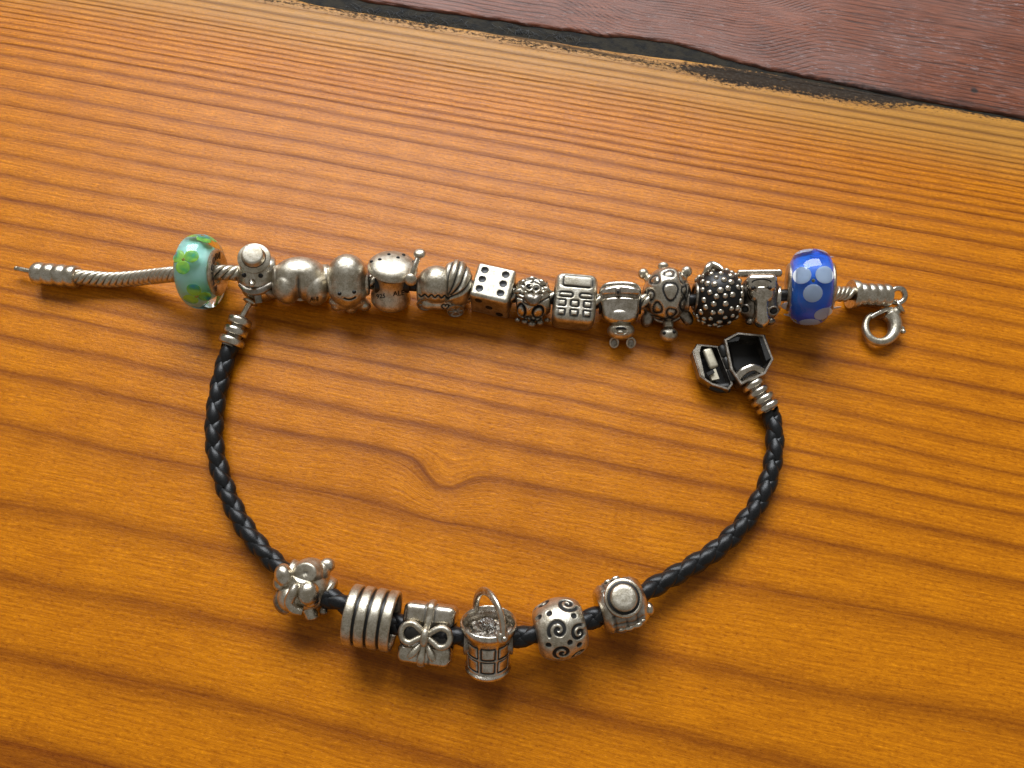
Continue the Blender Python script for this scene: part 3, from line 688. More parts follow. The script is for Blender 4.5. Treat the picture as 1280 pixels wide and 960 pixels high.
mb = MB(); rbox(mb, (8.5, 17, 4), 1.4, 3, (0, 0, 0), axes=basis((1, .12, -.1), (0, 0, 1))); v, f, ox = weld(mb).arrays(); m2 = MB(); m2.add(v+np.array([-1, -27, 15.5]), f); c.part('scarf_end', m2, DULL, 'V', sc)
mb = MB(); tube(mb, [(8, -17, 18, 4), (13, -22, 15, 5.2), (20, -27, 10, 4.6), (23, -29, 8, 1.5)], 4, 10, 16, flat=(1, .55)); c.part('scarf_end', mb, DULL, 'V', sc)
c.done()

# two rounded lobes
c = Charm('peach_charm', 'smooth silver charm of two rounded lobes with a crease', 'charm', 376, 350, 0.46, -4, 0, GS)
mb = MB(); ball(mb, (0, 1, 0), (35, 28, 28.5), 32, 20); ball(mb, (-15.5, -8, 2), (19.5, 22, 25.5), 28, 18); ball(mb, (17, -9, 2), (19, 23, 25.5), 28, 18); lathe(mb, [(-33, 15), (-31, 18), (32, 20), (34.5, 19), (35.5, 16)], 32, (0, 0, -3))
def crease(v, n):
    x0 = -3.5+0.02*(v[:, 1]+8)**2*0.2; y = v[:, 1]; g = sstep(y, 11, -2)*(v[:, 2] > -6)
    return 2.6*g*np.exp(-((v[:, 0]-x0)/2.2)**2)+2.2*g*np.exp(-((v[:, 0]-x0)/7)**2), 0.85*g*np.exp(-((v[:, 0]-x0)/1.3)**2)
pb = engrave(fuse(mb, 0.9, 8), crease); c.part('body', pb, SATIN)
mb = MB(); ring(mb, (33.5, 0, -2), 18.2, 2.2, (1, 0, 0), 36, 10); c.part('rim', mb, SILVER)
mb = MB(); lathe(mb, [(30, 16.2), (34.6, 16.2), (34.6, 10)], 32, (0, 0, -2)); c.part('hole', mb, OXIDE)
stamp(c, 'ALE', 15, -24, 6.6, (front(pb),), 4); c.done()

# smiling ghost
c = Charm('ghost_charm', 'silver dome shaped charm with two eyes and small smile', 'charm', 436, 353, 0.48, -4, 0, GS)
mb = MB(); ball(mb, (-1, 8, 2), (24.5, 27, 25), 28, 18); ball(mb, (-1, -10, 1), (24, 20, 24), 24, 14); ball(mb, (-1, 0, 1), (24.6, 32, 25), 28, 18); ball(mb, (-1, -24, -8), (24.5, 11, 17), 24, 14)
for x, y, r in ((-15, -29, 8), (2, -32, 8), (19, -29, 8)): ball(mb, (x, y, -10), (r, r*0.9, r*1.5), 16, 10)
lathe(mb, [(-24, 14), (-23, 17), (23, 17), (25, 14)], 28, (0, 0, -2))
sf = ((-1, -10, 1), (24.2, 20.3, 24.2))
smile = np.array([(x, -21+0.06*(x-1)**2*0.8+0.12*x, 0) for x in np.linspace(-6, 7.5, 50)])
def gf(v, n):
    top = v[:, 2] > 2; d = pdist(v[:, :2], smile[:, :2]); g = np.exp(-(d/1.2)**2)*top
    return 1.2*g, sstep(d, 1.5, 0.7)*top
gb = engrave(fuse(mb, 0.7, 5), gf); c.part('body', gb, SATIN)
for x, y in ((-11.5, -13.5), (6, -11.5)): dot(c, x, y, (front(gb),), 2.4, squash=0.9)
mb = MB(); lathe(mb, [(20, 15), (24.6, 15.4), (25.4, 13.6), (24.8, 12)], 28, (0, 0, -2)); c.part('hole', mb, OXIDE); c.done()

# mushroom
c = Charm('mushroom_charm', 'silver mushroom charm with pricked cap and stamped waisted stem', 'charm', 490, 353, 0.50, -5, 0, GS)
ax = np.array([0.03, 0.78, 0.62]); ax /= np.linalg.norm(ax)
mb = MB(); lathe(mb, [(-36, 0), (-36, 14), (-34, 21.5), (-29, 25), (-22, 24.8), (-13, 21.5), (-4, 19.2), (6, 19.4), (12, 21), (12, 0)], 48, (-1, 2, -5), ax)
c.part('stem', weld(mb), SATIN)
CO_ = np.array([1.0, 11.5, -6.0]); cax = np.array([0.05, 0.80, 0.60]); cax /= np.linalg.norm(cax)
mb = MB(); lathe(mb, [(4, 0), (4, 17), (4.2, 24), (5.4, 28.4), (7.5, 30.6), (11, 30.0), (14.8, 26.5), (17.7, 20), (19.5, 11), (20.2, 0)], 56, CO_, cax)
cap = c.part('cap', weld(mb), SATIN)
x_, y_, z_ = basis(ax); 
for th, h, r in ((0, 0, 0),):
    pass
def capdot(dx, dy):
    # where the view ray meets the cap
    prof = np.array([(4.2, 24), (5.4, 28.4), (7.5, 30.6), (11, 30.0), (14.8, 26.5), (17.7, 20), (19.5, 11), (20.2, 0.01)])
    for cc in np.arange(45, -30, -0.4):
        p = np.array([dx, dy, cc])-CO_; h = p@cax; r = np.linalg.norm(p-h*cax)
        if 4.2 < h < 20.2 and r <= np.interp(h, prof[:, 0], prof[:, 1]): return np.array([dx, dy, cc])
    return np.array([dx, dy, 10.0])
for dx, dy in ((-14, 27.5), (8, 30), (-3, 34), (27, 25), (15, 33.5), (-24, 25)):
    mb = MB(); ball(mb, capdot(dx, dy), (2.3, 2.1, 2.0), 14, 8); c.part('prick', mb, OXIDE, 'V', cap)
sf = ((-1, -18, -9), (25, 22, 25))
def stemc(dx, dy):
    prof = np.array([(-36, 14), (-34, 21.5), (-29, 25), (-22, 24.8), (-13, 21.5), (-4, 19.2), (6, 19.4)])
    for cc in np.arange(40, -40, -0.25):
        p = np.array([dx, dy, cc])-np.array([-1, 2, -5]); h = p@ax; r = np.linalg.norm(p-h*ax)
        if -36 < h < 6 and r <= np.interp(h, prof[:, 0], prof[:, 1]): return cc
    return 0.0
for txt, dx, dy, sz in (('925', -14, -17, 7.5), ('ALE', 8, -13.5, 8.5)):
    v, f, ox = text_mb(txt, sz, 0.3).arrays(); v = v+np.array([dx, dy+0.0, 0]); v[:, 1] += 0.10*(v[:, 0]-dx); v[:, 2] += np.array([stemc(q[0], q[1]) for q in v])+0.1
    m2 = MB(); m2.add(v, f); c.part('stamp', m2, OXIDE, smooth=False)
for s_ in (-1, 1):
    mb = MB(); lathe(mb, [(s_*10, 12), (s_*19, 13.5), (s_*21, 12.5), (s_*20, 10)], 28, (0, 0, -6)); c.part('hole', mb, OXIDE)
c.done()

# baby carriage
c = Charm('pram_charm', 'silver baby carriage charm with ribbed hood, push bar and wheels', 'charm', 554, 358, 0.48, -6, 0, GS)
mb = MB(); ball(mb, (-8, 2, 0), (25, 24, 24), 28, 18); ball(mb, (18, 1, 0), (18, 26, 22), 24, 16); rbox(mb, (58, 26, 30), 9, 6, (0, -16, -9)); lathe(mb, [(-33, 14), (-31, 17), (33, 18), (35, 15)], 28, (0, -3, -4))
hp = np.array([(x, y) for x, y in zip(2.5+4.6*16/16*np.sin(np.linspace(0, 2*math.pi, 60))**3, -26+0.30*(13*np.cos(np.linspace(0, 2*math.pi, 60))-5*np.cos(2*np.linspace(0, 2*math.pi, 60))-2*np.cos(3*np.linspace(0, 2*math.pi, 60))-np.cos(4*np.linspace(0, 2*math.pi, 60))))])
fr_ = np.array([(x, -13-0.06*x+1.6*math.sin(x*0.75)) for x in np.linspace(-30, 34, 120)])
def pf(v, n):
    top = (v[:, 2] > -8)*1.0; d1 = pdist(v[:, :2], hp); d2 = pdist(v[:, :2], fr_); g = np.exp(-(d1/1.0)**2)*(v[:, 1] < -10)+np.exp(-(d2/1.1)**2)
    return 1.5*g*top, np.maximum(sstep(d1, 1.4, 0.5)*(v[:, 1] < -10), sstep(d2, 1.5, 0.6))*top
c.part('body', engrave(fuse(mb, 0.8, 4), pf), SATIN)
# folded hood, grooves fanning from the pivot at its lower edge
grv = [smooth_path([(4, -13), (-3+0.6*k, 4), (tx*0.55+1.0, ty*0.72), (tx, ty)], 40) for k, (tx, ty) in enumerate([(1, 33), (11, 34), (20, 31), (28, 23), (34, 12)])]
grv = [smooth_path([(5, -14), (ax_, ay_), (tx, ty)], 50) for (ax_, ay_), (tx, ty) in [((-4, 10), (4, 36)), ((5, 8), (13, 36)), ((13, 5), (22, 33)), ((20, 1), (30, 25)), ((25, -5), (36, 10))]]
mb = MB(); ball(mb, (17.5, 4, 2), (19.5, 28.5, 25.5), 90, 60)
def hof(v, n):
    f = v[:, 2] > -2; dep = np.zeros(len(v)); o = np.zeros(len(v))
    for k, g in enumerate(grv): d = pdist(v[:, :2], g); dep += (2.2 if k else 3.0)*np.exp(-(d/1.3)**2)-0.9*np.exp(-((d-3.4)/1.6)**2); o = np.maximum(o, sstep(d, 1.6, 0.6))
    return dep*f, o*f
c.part('hood', engrave(mb, hof), SATIN)
mb = MB(); tube(mb, [(-39, 11, 27), (-34, 24, 25), (-28.5, 37, 20)], 3.4, 12, 16); bar = c.part('push_bar', mb, SILVER)
mb = MB(); lathe(mb, [(0, 0), (0.3, 5.5), (2, 7.6), (4, 7.8), (6, 6.8), (7.6, 3.5), (8, 0)], 24, (-38.5, 9, 25), (-0.15, -0.3, 0.94)); c.part('knob', mb, SATIN, 'V', bar)
mb = MB(); lathe(mb, [(-4, 0), (-3.7, 5), (-2, 7.2), (0, 7.5), (2, 6.8), (3.6, 4), (4, 0)], 24, (-28, 39.5, 20), (-0.1, 0.75, 0.65)); c.part('knob', mb, SATIN, 'V', bar)
for x, y in ((-22, -20.5), (15, -29)):
    mb = MB(); ax = np.array([0.05, -0.72, 0.69]); o_ = np.array([x, y, -1.0]); lathe(mb, [(-3, 8), (0, 10), (1.8, 11.6), (3.4, 11.0), (3.6, 9.4), (2.4, 8.6), (2.4, 0)], 32, o_, ax)
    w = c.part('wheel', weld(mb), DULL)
    m2 = MB(); 
    X_, Y_, Z_ = basis(ax)
    for k in range(4):
        a = k*math.pi/4; d = math.cos(a)*Y_+math.sin(a)*Z_; tube(m2, [o_+ax*2.6-8.6*d, o_+ax*2.6+8.6*d], 0.8, 6)
    c.part('spokes', m2, DULL, 'V', w); m2 = MB(); ball(m2, o_+ax*3, 2.6, 12, 8); c.part('hub', m2, DULL, 'V', w)
c.done()

# die
c = Charm('die_charm', 'silver die charm showing six pips on top', 'die', 617, 364, 0.385, -12.5, 0, GS)
D = 49.0; mb = MB(); rbox(mb, (D, D*0.96, D*0.98), 4.5, 56); w = weld(mb)
pips = [(np.array([x, y, D*0.49]), 2) for x in (-14.0, 12.5) for y in (-12.5, 0.6, 13.5)]
pips += [(np.array([x, -D*0.48, z]), 1) for x, z in ((-13, 13), (0, 0), (13, -13))]
pips += [(np.array([sx*D/2, 0, 0]), 0) for sx in ()]
def pipf(v, n):
    d = np.full(len(v), 99.0)
    for p, ax_ in pips: q = np.linalg.norm(v-p, axis=1); d = np.minimum(d, q)
    return 2.2*np.sqrt(np.clip(1-(d/4.4)**2, 0, 1)), sstep(d, 4.7, 4.0)
c.part('body', engrave(w, pipf), SATIN, 'W')
for p, ax_ in pips:
    mb = MB(); a = np.zeros(3); a[ax_] = -1 if ax_ == 1 else 1
    lathe(mb, [(-1.7, 0), (-1.7, 2.6), (-0.9, 3.9), (-0.35, 4.25), (-0.35, 0)] if False else [(-1.6, 0), (-0.7, 3.6), (-0.05, 4.5), (-0.12, 4.2), (-0.75, 2.4), (-0.95, 0)], 24, p+a*0.25, a); c.part('pip', mb, OXIDE, 'W')
for s_ in (-1, 1):
    mb = MB(); lathe(mb, [(s_*D*0.5, 16.5), (s_*(D*0.5+0.25), 16), (s_*(D*0.5+0.25), 0)], 28); c.part('hole', mb, OXIDE, 'W')
c.done()

# ornate little figure
c = Charm('owl_charm', 'ornate silver owl like charm with crest, beak and curled relief', 'charm', 666, 373, 0.44, -7, 0, GS)
mb = MB(); lathe(mb, [(-21, 16), (-19.5, 20), (-14, 23.5), (0, 25.5), (14, 23.5), (19.5, 20), (21, 16)], 40, (0, 0, 0), (1, 0.1, 0)); ball(mb, (-1, 12, 4), (22, 15, 20), 24, 14); ball(mb, (2, -20, -4), (14, 11, 14), 20, 12)
ov = [((-14.5, -15.5), 5.0, 8.0, 0.1), ((6.5, -17), 6.2, 7.4, -0.5)]
ys = np.linspace(0, 1, 60)
lines = [np.c_[-22+ys*30*0.0+4*np.sin(ys*6)+ys*20, 2-ys*10] , np.c_[22-ys*20, 2-ys*10], np.c_[-22+ys*44, 7+2.6*np.cos(ys*14)], np.c_[-20+ys*44, -26+2.4*np.cos(ys*20)], np.c_[-18+ys*38, 18+3*np.cos(ys*12)]]
def owf(v, n):
    top = (v[:, 2] > 2); dep = np.zeros(len(v)); o = np.zeros(len(v))
    for (cx, cy), rx, ry, a in ov:
        x = (v[:, 0]-cx)*math.cos(a)+(v[:, 1]-cy)*math.sin(a); y = -(v[:, 0]-cx)*math.sin(a)+(v[:, 1]-cy)*math.cos(a)
        d = np.abs(np.sqrt((x/rx)**2+(y/ry)**2)-1)*min(rx, ry); dep += 2.2*np.exp(-(d/1.5)**2); o = np.maximum(o, sstep(d, 2.1, 0.9)); dep -= 2.0*(((x/rx)**2+(y/ry)**2) < 0.8)
    for l in lines: d = pdist(v[:, :2], l); dep += 1.6*np.exp(-(d/1.3)**2); o = np.maximum(o, sstep(d, 1.7, 0.5)*0.9)
    return dep*top, o*top
c.part('body', engrave(fuse(mb, 0.7, 2), owf), SILVER)
for x, y in ((-4.5, 13.5), (4, 12)):
    z0 = 20.0; mb = MB(); ring(mb, (x, y, z0+3.0), 4.6, 1.5, (0.05, 0.35, 0.93), 24, 8); e = c.part('eye', mb, SILVER); mb = MB(); ball(mb, (x, y, z0+3.2), (2.2, 2.2, 1.6), 12, 8); c.part('pupil', mb, OXIDE, 'V', e)
mb = MB(); tube(mb, [(-10, 2, 23, 3), (-4, 0, 26.5, 6.5), (1, -3, 27, 7.0), (5, 0, 26, 5.5), (10, 3, 23, 2.5)], 5, 14, 24); c.part('beak', mb, DULL)
for x, y, z_, a, l in ((-17, 9, 17, 0.35, 12), (-12, 20, 15, 0.55, 11), (-1, 24, 14, 0.0, 12), (11, 20, 15, -0.5, 12), (17, 11, 16, -0.55, 13), (13, 7, 19, 0.1, 9), (-8, 6.5, 21, -0.2, 9), (4, 6, 22, 0.25, 9)):
    mb = MB(); d = np.array([math.cos(a), math.sin(a), 0])*l/2; tube(mb, [np.r_[np.array([x, y, z_])-d, 1.4], np.r_[np.array([x, y, z_+2.6]), 3.0], np.r_[np.array([x, y, z_])+d, 1.3]], 3, 10, 12, flat=(1, .8)); c.part('crest_feather', mb, SILVER)
for x, y, r in ((-19, -27, 4), (-10, -29, 4.5), (-1, -32, 5.5), (9, -30, 5), (18, -27, 4)):
    mb = MB(); ball(mb, (x, y, 7-abs(x)*0.2), (r, r*0.8, r), 14, 8); c.part('foot_scroll', mb, DULL)
for s_ in (-1, 1):
    mb = MB(); lathe(mb, [(s_*20, 15.5), (s_*21.3, 15.5), (s_*21.3, 0)], 28, (0, 0, 0), (1, 0.1, 0)); c.part('hole', mb, OXIDE)
c.done()

# mobile phone
c = Charm('phone_charm', 'silver mobile phone charm with screen and keypad', 'charm', 718, 377.5, 0.40, -5, 7, GS)
PX, PY, PZ = 53.0, 64.0, 43.0
def tap(V): V = V.copy(); V[:, 0] *= 1+0.0*V[:, 1]; return V
mb = MB(); rbox(mb, (PX, PY, PZ), 10, 62, taper=tap); w = weld(mb)
rects = [((1.0, 19.6), 36, 14.6, 4.0)]+[((-12.0, 1.4), 17.5, 6.0, 2.9), ((13.0, 1.4), 16, 6.0, 2.9)]+[((x, y), 9.6, 7.8, 1.8) for y in (-9.4, -21.4) for x in (-16.2, -0.3, 15.6)]
def rr(v, c_, w_, h_, r): q = np.abs(v[:, :2]-np.array(c_))-np.array([w_/2-r, h_/2-r]); return np.linalg.norm(np.maximum(q, 0), axis=1)+np.minimum(q.max(1), 0)-r
def phf(v, n):
    top = (v[:, 2] > 12); dep = np.zeros(len(v)); o = np.zeros(len(v))
    for k in rects: d = np.abs(rr(v, *k)); dep = np.maximum(dep, 1.3*np.exp(-(d/1.1)**2)); o = np.maximum(o, sstep(d, 1.55, 0.95))
    return dep*top, o*top
c.part('body', engrave(w, phf), SATIN, 'W')
for i, (cc, w_, h_, r) in enumerate(rects):
    mb = MB(); rbox(mb, (w_-3.4, h_-3.4, 1.6), 0.75, 4, (cc[0], cc[1], PZ/2-0.25)); c.part('key' if i else 'screen', weld(mb), SATIN, 'W')
for s_ in (-1, 1):
    mb = MB(); lathe(mb, [(s_*PX*0.5, 15.5), (s_*(PX*0.5+0.3), 15), (s_*(PX*0.5+0.3), 0)], 28, (0, 2, 0)); c.part('hole', mb, OXIDE, 'W')
c.done()

# pouch with a little rabbit head
c = Charm('pouch_charm', 'plain silver pouch charm with small round two eared head below', 'charm', 775, 378, 0.47, -2, 0, GS)
mb = MB()
def tp(V): V = V.copy(); k = 1.0+0.10*np.clip(V[:, 1]/25, -1, 1); V[:, 0] *= k; return V
rbox(mb, (50, 50, 44), 13, 8, (0, -1, -1), taper=tp); ball(mb, (0, -16, 4), (23, 14, 20), 24, 14)
def pof(v, n):
    f = (v[:, 2] > 0); d = np.abs(v[:, 1]-(8.5-0.004*v[:, 0]**2)); e = np.abs(v[:, 1]-(17.5-0.010*v[:, 0]**2))
    g = np.exp(-(d/2.6)**2)*(np.abs(v[:, 0]) < 23)*f
    return 3.4*g-2.6*np.exp(-(e/4)**2)*f*(np.abs(v[:, 0]) < 22), 0.25*sstep(d, 2.0, 0.5)*f*(np.abs(v[:, 0]) < 23)
c.part('body', engrave(fuse(mb, 0.8, 4), pof), POLISHED)
mb = MB(); rbox(mb, (7, 9, 6), 2.2, 4, (-2.5, 13.5, 20.5)); cl_ = c.part('clasp', weld(mb), DULL); mb = MB(); rbox(mb, (3.4, 4, 3), 1, 3, (-2.5, 12.5, 23)); c.part('clasp_hole', weld(mb), OXIDE, 'V', cl_)
mb = MB(); tube(mb, [(-24, 15, 14, 1.6), (-18, 20.5, 15, 3.0), (0, 22.5, 15.5, 3.4), (18, 20.5, 15, 3.0), (24.5, 15, 14, 1.6)], 2, 10, 30); c.part('flap_edge', mb, SILVER)
hd = ((1.5, -35, 8), (17, 11.5, 12)); mb = MB(); ball(mb, *hd, 28, 16)
c.part('head', mb, SATIN)
mb = MB(); tube(mb, [(1.5-9*math.cos(t)*1.0, -34.5+4.6*math.sin(t), 20.2-2.4*abs(math.cos(t))) for t in np.linspace(-0.4, math.pi+0.4, 24)], 1.5, 8); tube(mb, [(1.5-8*math.cos(t), -36.5-3.2*math.sin(t), 20-2*abs(math.cos(t))) for t in np.linspace(0, math.pi, 18)], 1.2, 8); c.part('brow', mb, SATIN)
mb = MB(); ball(mb, (1, -36.5, 20), (4.6, 2.8, 2.6), 14, 8); c.part('muzzle', mb, SATIN); mb = MB(); tube(mb, [(-4.5, -32.6, 20.5, 1.0), (-1, -31.2, 21.3, 1.6), (4, -31.4, 21.2, 1.5), (8, -33, 20, 0.8)], 1.4, 8, 14); c.part('forehead_groove', mb, OXIDE)
for x in (-6.5, 14.5):
    sgn = -1 if x < 0 else 1; o_ = np.array([x, -50.5, 1.0]); mb = MB(); ring(mb, o_, 5.0, 1.4, (0.05*sgn, -0.25, 1), 28, 8, 1.0, 1.25); e = c.part('ear', mb, SATIN)
    mb = MB(); ball(mb, o_+np.array([0, 0, -1.2]), (4.6, 5.8, 1.2), 16, 8); c.part('ear_hollow', mb, DULL, 'V', e)
for s_ in (-1, 1):
    mb = MB(); lathe(mb, [(s_*22, 15), (s_*25.8, 15), (s_*26.2, 14), (s_*26.2, 0)], 28, (0, 0, -2)); c.part('hole', mb, OXIDE)
c.done()

# turtle
c = Charm('turtle_charm', 'silver turtle charm with patterned round shell and dotted head', 'charm', 833, 373, 0.535, -3, 0, GS)
shc = ((0, 5, -2), (29, 34.5, 31)); mb = MB(); ball(mb, *shc, 96, 64); 
scut = [(5, 9, 9.0, 11.0, 0.1, 1.7), (-15, 23, 6.0, 5.0, .5, 1.3), (3, 31, 6.5, 4, 0, .9), (20, 25, 4.5, 6.5, .5, 1.0), (-19.5, 4, 4.0, 6.0, .2, 1.3), (-11, -12.0, 5.6, 6.6, 0.1, 1.6), (6.5, -18.0, 6.0, 5.2, .3, 1.6), (21.5, -7.5, 3.8, 7.6, -.1, 1.5), (22, 10, 3.2, 5.6, 0, 1.3), (-13, -25, 7.5, 2.6, -.2, 1.3), (4.5, -27.5, 6.0, 2.2, 0, 1.3)]
def tf(v, n):
    f = v[:, 2] > -4; dep = np.zeros(len(v)); o = np.zeros(len(v))
    for x0, y0, rx, ry, a, wd in scut:
        x = (v[:, 0]-x0)*math.cos(a)+(v[:, 1]-y0)*math.sin(a); y = -(v[:, 0]-x0)*math.sin(a)+(v[:, 1]-y0)*math.cos(a)
        th = np.arctan2(y/ry, x/rx); k = 1+0.09*np.cos(3*th+x0)
        q = np.sqrt((x/rx)**2+(y/ry)**2)/k; d = np.abs(q-1)*min(rx, ry)
        dep += 1.5*np.exp(-(d/wd)**2); o = np.maximum(o, sstep(d, wd*1.15, wd*0.6)*f)
    return dep*f, o
c.part('shell', engrave(mb, tf), SILVER)
hc = ((4.0, -45, 4), (11.5, 9.5, 10.5)); mb = MB(); ball(mb, *hc, 24, 16); ball(mb, (3, -33, -2), (7, 9, 7), 18, 10); h = c.part('head', fuse(mb, 0.8, 2), SATIN)
for x, y in ((-1.5, -43), (10.3, -41.5)): dot(c, x, y, hc, 2.3, parent=h, squash=.8)
mb = MB(); ring(mb, (4, -50, 11), 2.2, .7, (0, -0.5, .8), 16, 6); c.part('mouth', mb, DULL, 'V', h)
for (a_, b_) in (((-22, 24, -6), (-29.5, 31, -6)), ((19, 26, -8), (24, 33.5, -8))):
    mb = MB(); tube(mb, [np.r_[a_, 7], np.r_[(np.array(a_)+np.array(b_))/2, 5], np.r_[b_, 5.4]], 6, 14, 12); ball(mb, b_, 7.0, 16, 10); c.part('leg', fuse(mb, .8, 2), SATIN)
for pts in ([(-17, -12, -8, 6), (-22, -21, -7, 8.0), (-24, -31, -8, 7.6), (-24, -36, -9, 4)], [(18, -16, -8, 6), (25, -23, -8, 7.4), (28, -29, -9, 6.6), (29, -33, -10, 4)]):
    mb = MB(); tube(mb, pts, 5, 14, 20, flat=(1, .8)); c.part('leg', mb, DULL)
mb = MB(); tube(mb, [(-4, 33, -8, 4), (-5, 37, -7, 5.5), (-5, 39, -6, 5.8)], 5, 12, 12); ball(mb, (-5, 40.5, -6), (7.0, 5.4, 5.5), 18, 10); c.part('tail', fuse(mb, .8, 2), SATIN)
mb = MB(); ring(mb, (0, 2, -10), 27.5, 3.6, (0, 0, 1), 44, 10, 1.0, 1.14); c.part('shell_rim', mb, DULL)
for s_ in (-1, 1):
    mb = MB(); lathe(mb, [(s_*20, 13), (s_*27.5, 14.5), (s_*28.5, 13), (s_*27, 11)], 28, (0, -2, -4)); c.part('hole_ring', mb, DULL)
c.done()

# studded bead
c = Charm('studded_bead', 'blackened bead covered in small raised silver dots', 'bead', 896, 372, 0.555, -2, 0, GS)
mb = MB(); lathe(mb, [(-27, 14), (-26.5, 18), (-24.5, 24), (-20, 29.5), (-12, 34), (0, 36), (12, 34), (20, 29.5), (24.5, 24), (26.5, 18), (27, 14), (24, 12)], 56); c.part('body', weld(mb), OXIDE, 'W')
mb = MB(); ball(mb, (0, 0, 0), (3.7, 3.7, 2.6), 12, 7); mbv = mb.arrays()[0]; st = None; k = 0; placed = []
prx = np.array([-26.5, -24.5, -20, -12, 0, 12, 20, 24.5, 26.5]); prr = np.array([18, 24, 29.5, 34, 36, 34, 29.5, 24, 18])
tries = 0
while len(placed) < 112 and tries < 6000:
    tries += 1; x = rng.uniform(-25, 25); th = rng.uniform(0, 2*math.pi); r = float(np.interp(x, prx, prr)); p = np.array([x, r*math.cos(th), r*math.sin(th)])
    if any(np.linalg.norm(p-q) < 8.8 for q, _ in placed): continue
    dr = (np.interp(x+1, prx, prr)-np.interp(x-1, prx, prr))/2; nn = np.array([-dr, math.cos(th), math.sin(th)]); nn /= np.linalg.norm(nn); placed.append((p, nn))
for p, nn in placed:
    if st is None: st = o = emit('stud', (lambda m: (m.add(mbv*c.s, mb.f), m)[1])(MB()), SILVER, c.root)
    else: o = st.copy(); COL.objects.link(o); o.parent = c.root
    wp = c.W(p[None])[0]; wn_ = (nn @ c.fw); xx, yy, zz = basis(wn_)
    k = rng.uniform(0.85, 1.12); o.matrix_local = Matrix.Translation(wp) @ Matrix((yy, zz, xx)).transposed().to_4x4() @ Matrix.Diagonal((k, k, 1, 1))
for s_ in (-1, 1):
    mb = MB(); ring(mb, (s_*27, 0, 0), 15.5, 2.4, (1, 0, 0), 36, 10); c.part('rim', mb, DULL, 'W')
mb = MB(); tube(mb, [(-16, 30, 20, 2), (-12, 36, 17, 4.5), (-7, 40, 10, 5), (2, 37, 14, 3.6), (6, 34, 19, 1.5)], 4, 12, 20); c.part('loop_stub', mb, SILVER)
c.done()

# cow head bead
c = Charm('cow_charm', 'polished silver animal head charm with long snout and two nostrils', 'charm', 949, 373, 0.555, -1, 0, GS)
mb = MB(); rbox(mb, (47, 56, 52), 17, 8, (0, -1, -6)); ball(mb, (0, 2, 6), (22, 26, 17), 24, 14); b = fuse(mb, 1.0, 3); c.part('body', b, DULL)
mb = MB(); rbox(mb, (53, 9, 26), 3.2, 6, (-1, 31, -2)); c.part('brow_bar', weld(mb), SILVER)
def tp2(V): V = V.copy(); k = 0.62+0.30*sstep(V[:, 1], -8, 18); V[:, 0] *= k; V[:, 2] += 0.10*np.clip(V[:, 1]+10, 0, 30); return V
mb = MB(); rbox(mb, (36, 20, 14), 6.5, 8, (2, 19, 24)); tube(mb, [(2, 14, 21, 12), (2.5, 0, 20, 9.5), (3, -16, 20, 9.0), (3.5, -26, 17, 10.5), (3.5, -31, 13, 8)], 9, 18, 30); ball(mb, (2, 8, 18), (17, 16, 12), 24, 14); c.part('snout', fuse(mb, .8, 9), POLISHED)
mb = MB(); tube(mb, [(2-11*math.cos(t), 18.5+4.8*math.sin(t), 33.2-2.2*abs(math.cos(t))) for t in np.linspace(0.1, math.pi-0.1, 20)], 0.9, 8); c.part('mouth_line', mb, OXIDE)
for x in (-7.5, 11.5):
    mb = MB(); ball(mb, (x, 12.5, 32.5), (2.4, 2.4, 2.6), 14, 8); c.part('nostril', mb, OXIDE)
for x, y in ((-16, -13), (17, -15)):
    o_ = np.array([x, y, 20.5]); a_ = np.array([0.35*np.sign(x), -0.2, 0.9]); mb = MB(); ring(mb, o_, 5.8, 1.4, a_, 24, 8, 1, .85); e = c.part('eye', mb, DULL); mb = MB(); ball(mb, o_-a_*0.5, (4.6, 4.0, 1.8), 14, 8); c.part('eye_hollow', mb, OXIDE, 'V', e)
for x, y, z_ in ((-10, -28, 10), (14, -28, 10)):
    mb = MB(); ball(mb, (x, y, z_), (6, 5, 8), 16, 10); c.part('foot', mb, DULL)
for s_ in (-1, 1):
    mb = MB(); lathe(mb, [(s_*20, 15), (s_*24, 16), (s_*25.5, 15), (s_*25.5, 12)], 28, (0, 0, -4)); c.part('hole_ring', mb, SILVER)
c.done()
# ------------------------------------------------------------------ charms threaded on the leather bracelet (from left to right)
GL = 'charms threaded on the leather bracelet'
# elephant
c = Charm('elephant_charm', 'lumpy silver animal charm with rounded ears, leftmost on the leather cord', 'charm', 383, 738, 0.42, -32, 0, GL)
mb = MB(); ball(mb, (2, 4, -4), (30, 29, 28), 28, 18); ball(mb, (3, 22, 6), (21, 18, 22), 24, 16); ball(mb, (-18, -8, -4), (18, 18, 22), 20, 14); lathe(mb, [(-32, 13), (-30, 16), (26, 17), (30, 16.5), (31.5, 14)], 28, (3, 11, -3), (math.cos(math.radians(25)), -math.sin(math.radians(25)), 0))
def elf(v, n):
    d = np.linalg.norm((v[:, :2]-np.array([-4, 20]))/np.array([1.05, 0.95]), axis=1)*1.0; f = v[:, 2] > 8
    return (5.5*np.exp(-(d/6.5)**2)-1.6*np.exp(-((d-12)/3.0)**2))*f, 0.55*np.exp(-(d/4.2)**2)*f
c.part('body', engrave(fuse(mb, 0.9, 4), elf), SATIN)
mb = MB(); ball(mb, (-28, 18, 8), (11.5, 15, 13), 22, 14, axes=basis((0.92, 0.38, 0), (0, 0, 1))); ball(mb, (-32, 10, 2), (9, 11, 10), 18, 12); c.part('ear', fuse(mb, .8, 3), SILVER)
mb = MB(); ball(mb, (2.5, -3, 20), (13.5, 15, 12), 24, 14); ball(mb, (6, -12, 15), (10, 9, 10), 20, 12); c.part('ear', fuse(mb, .8, 3), SILVER)
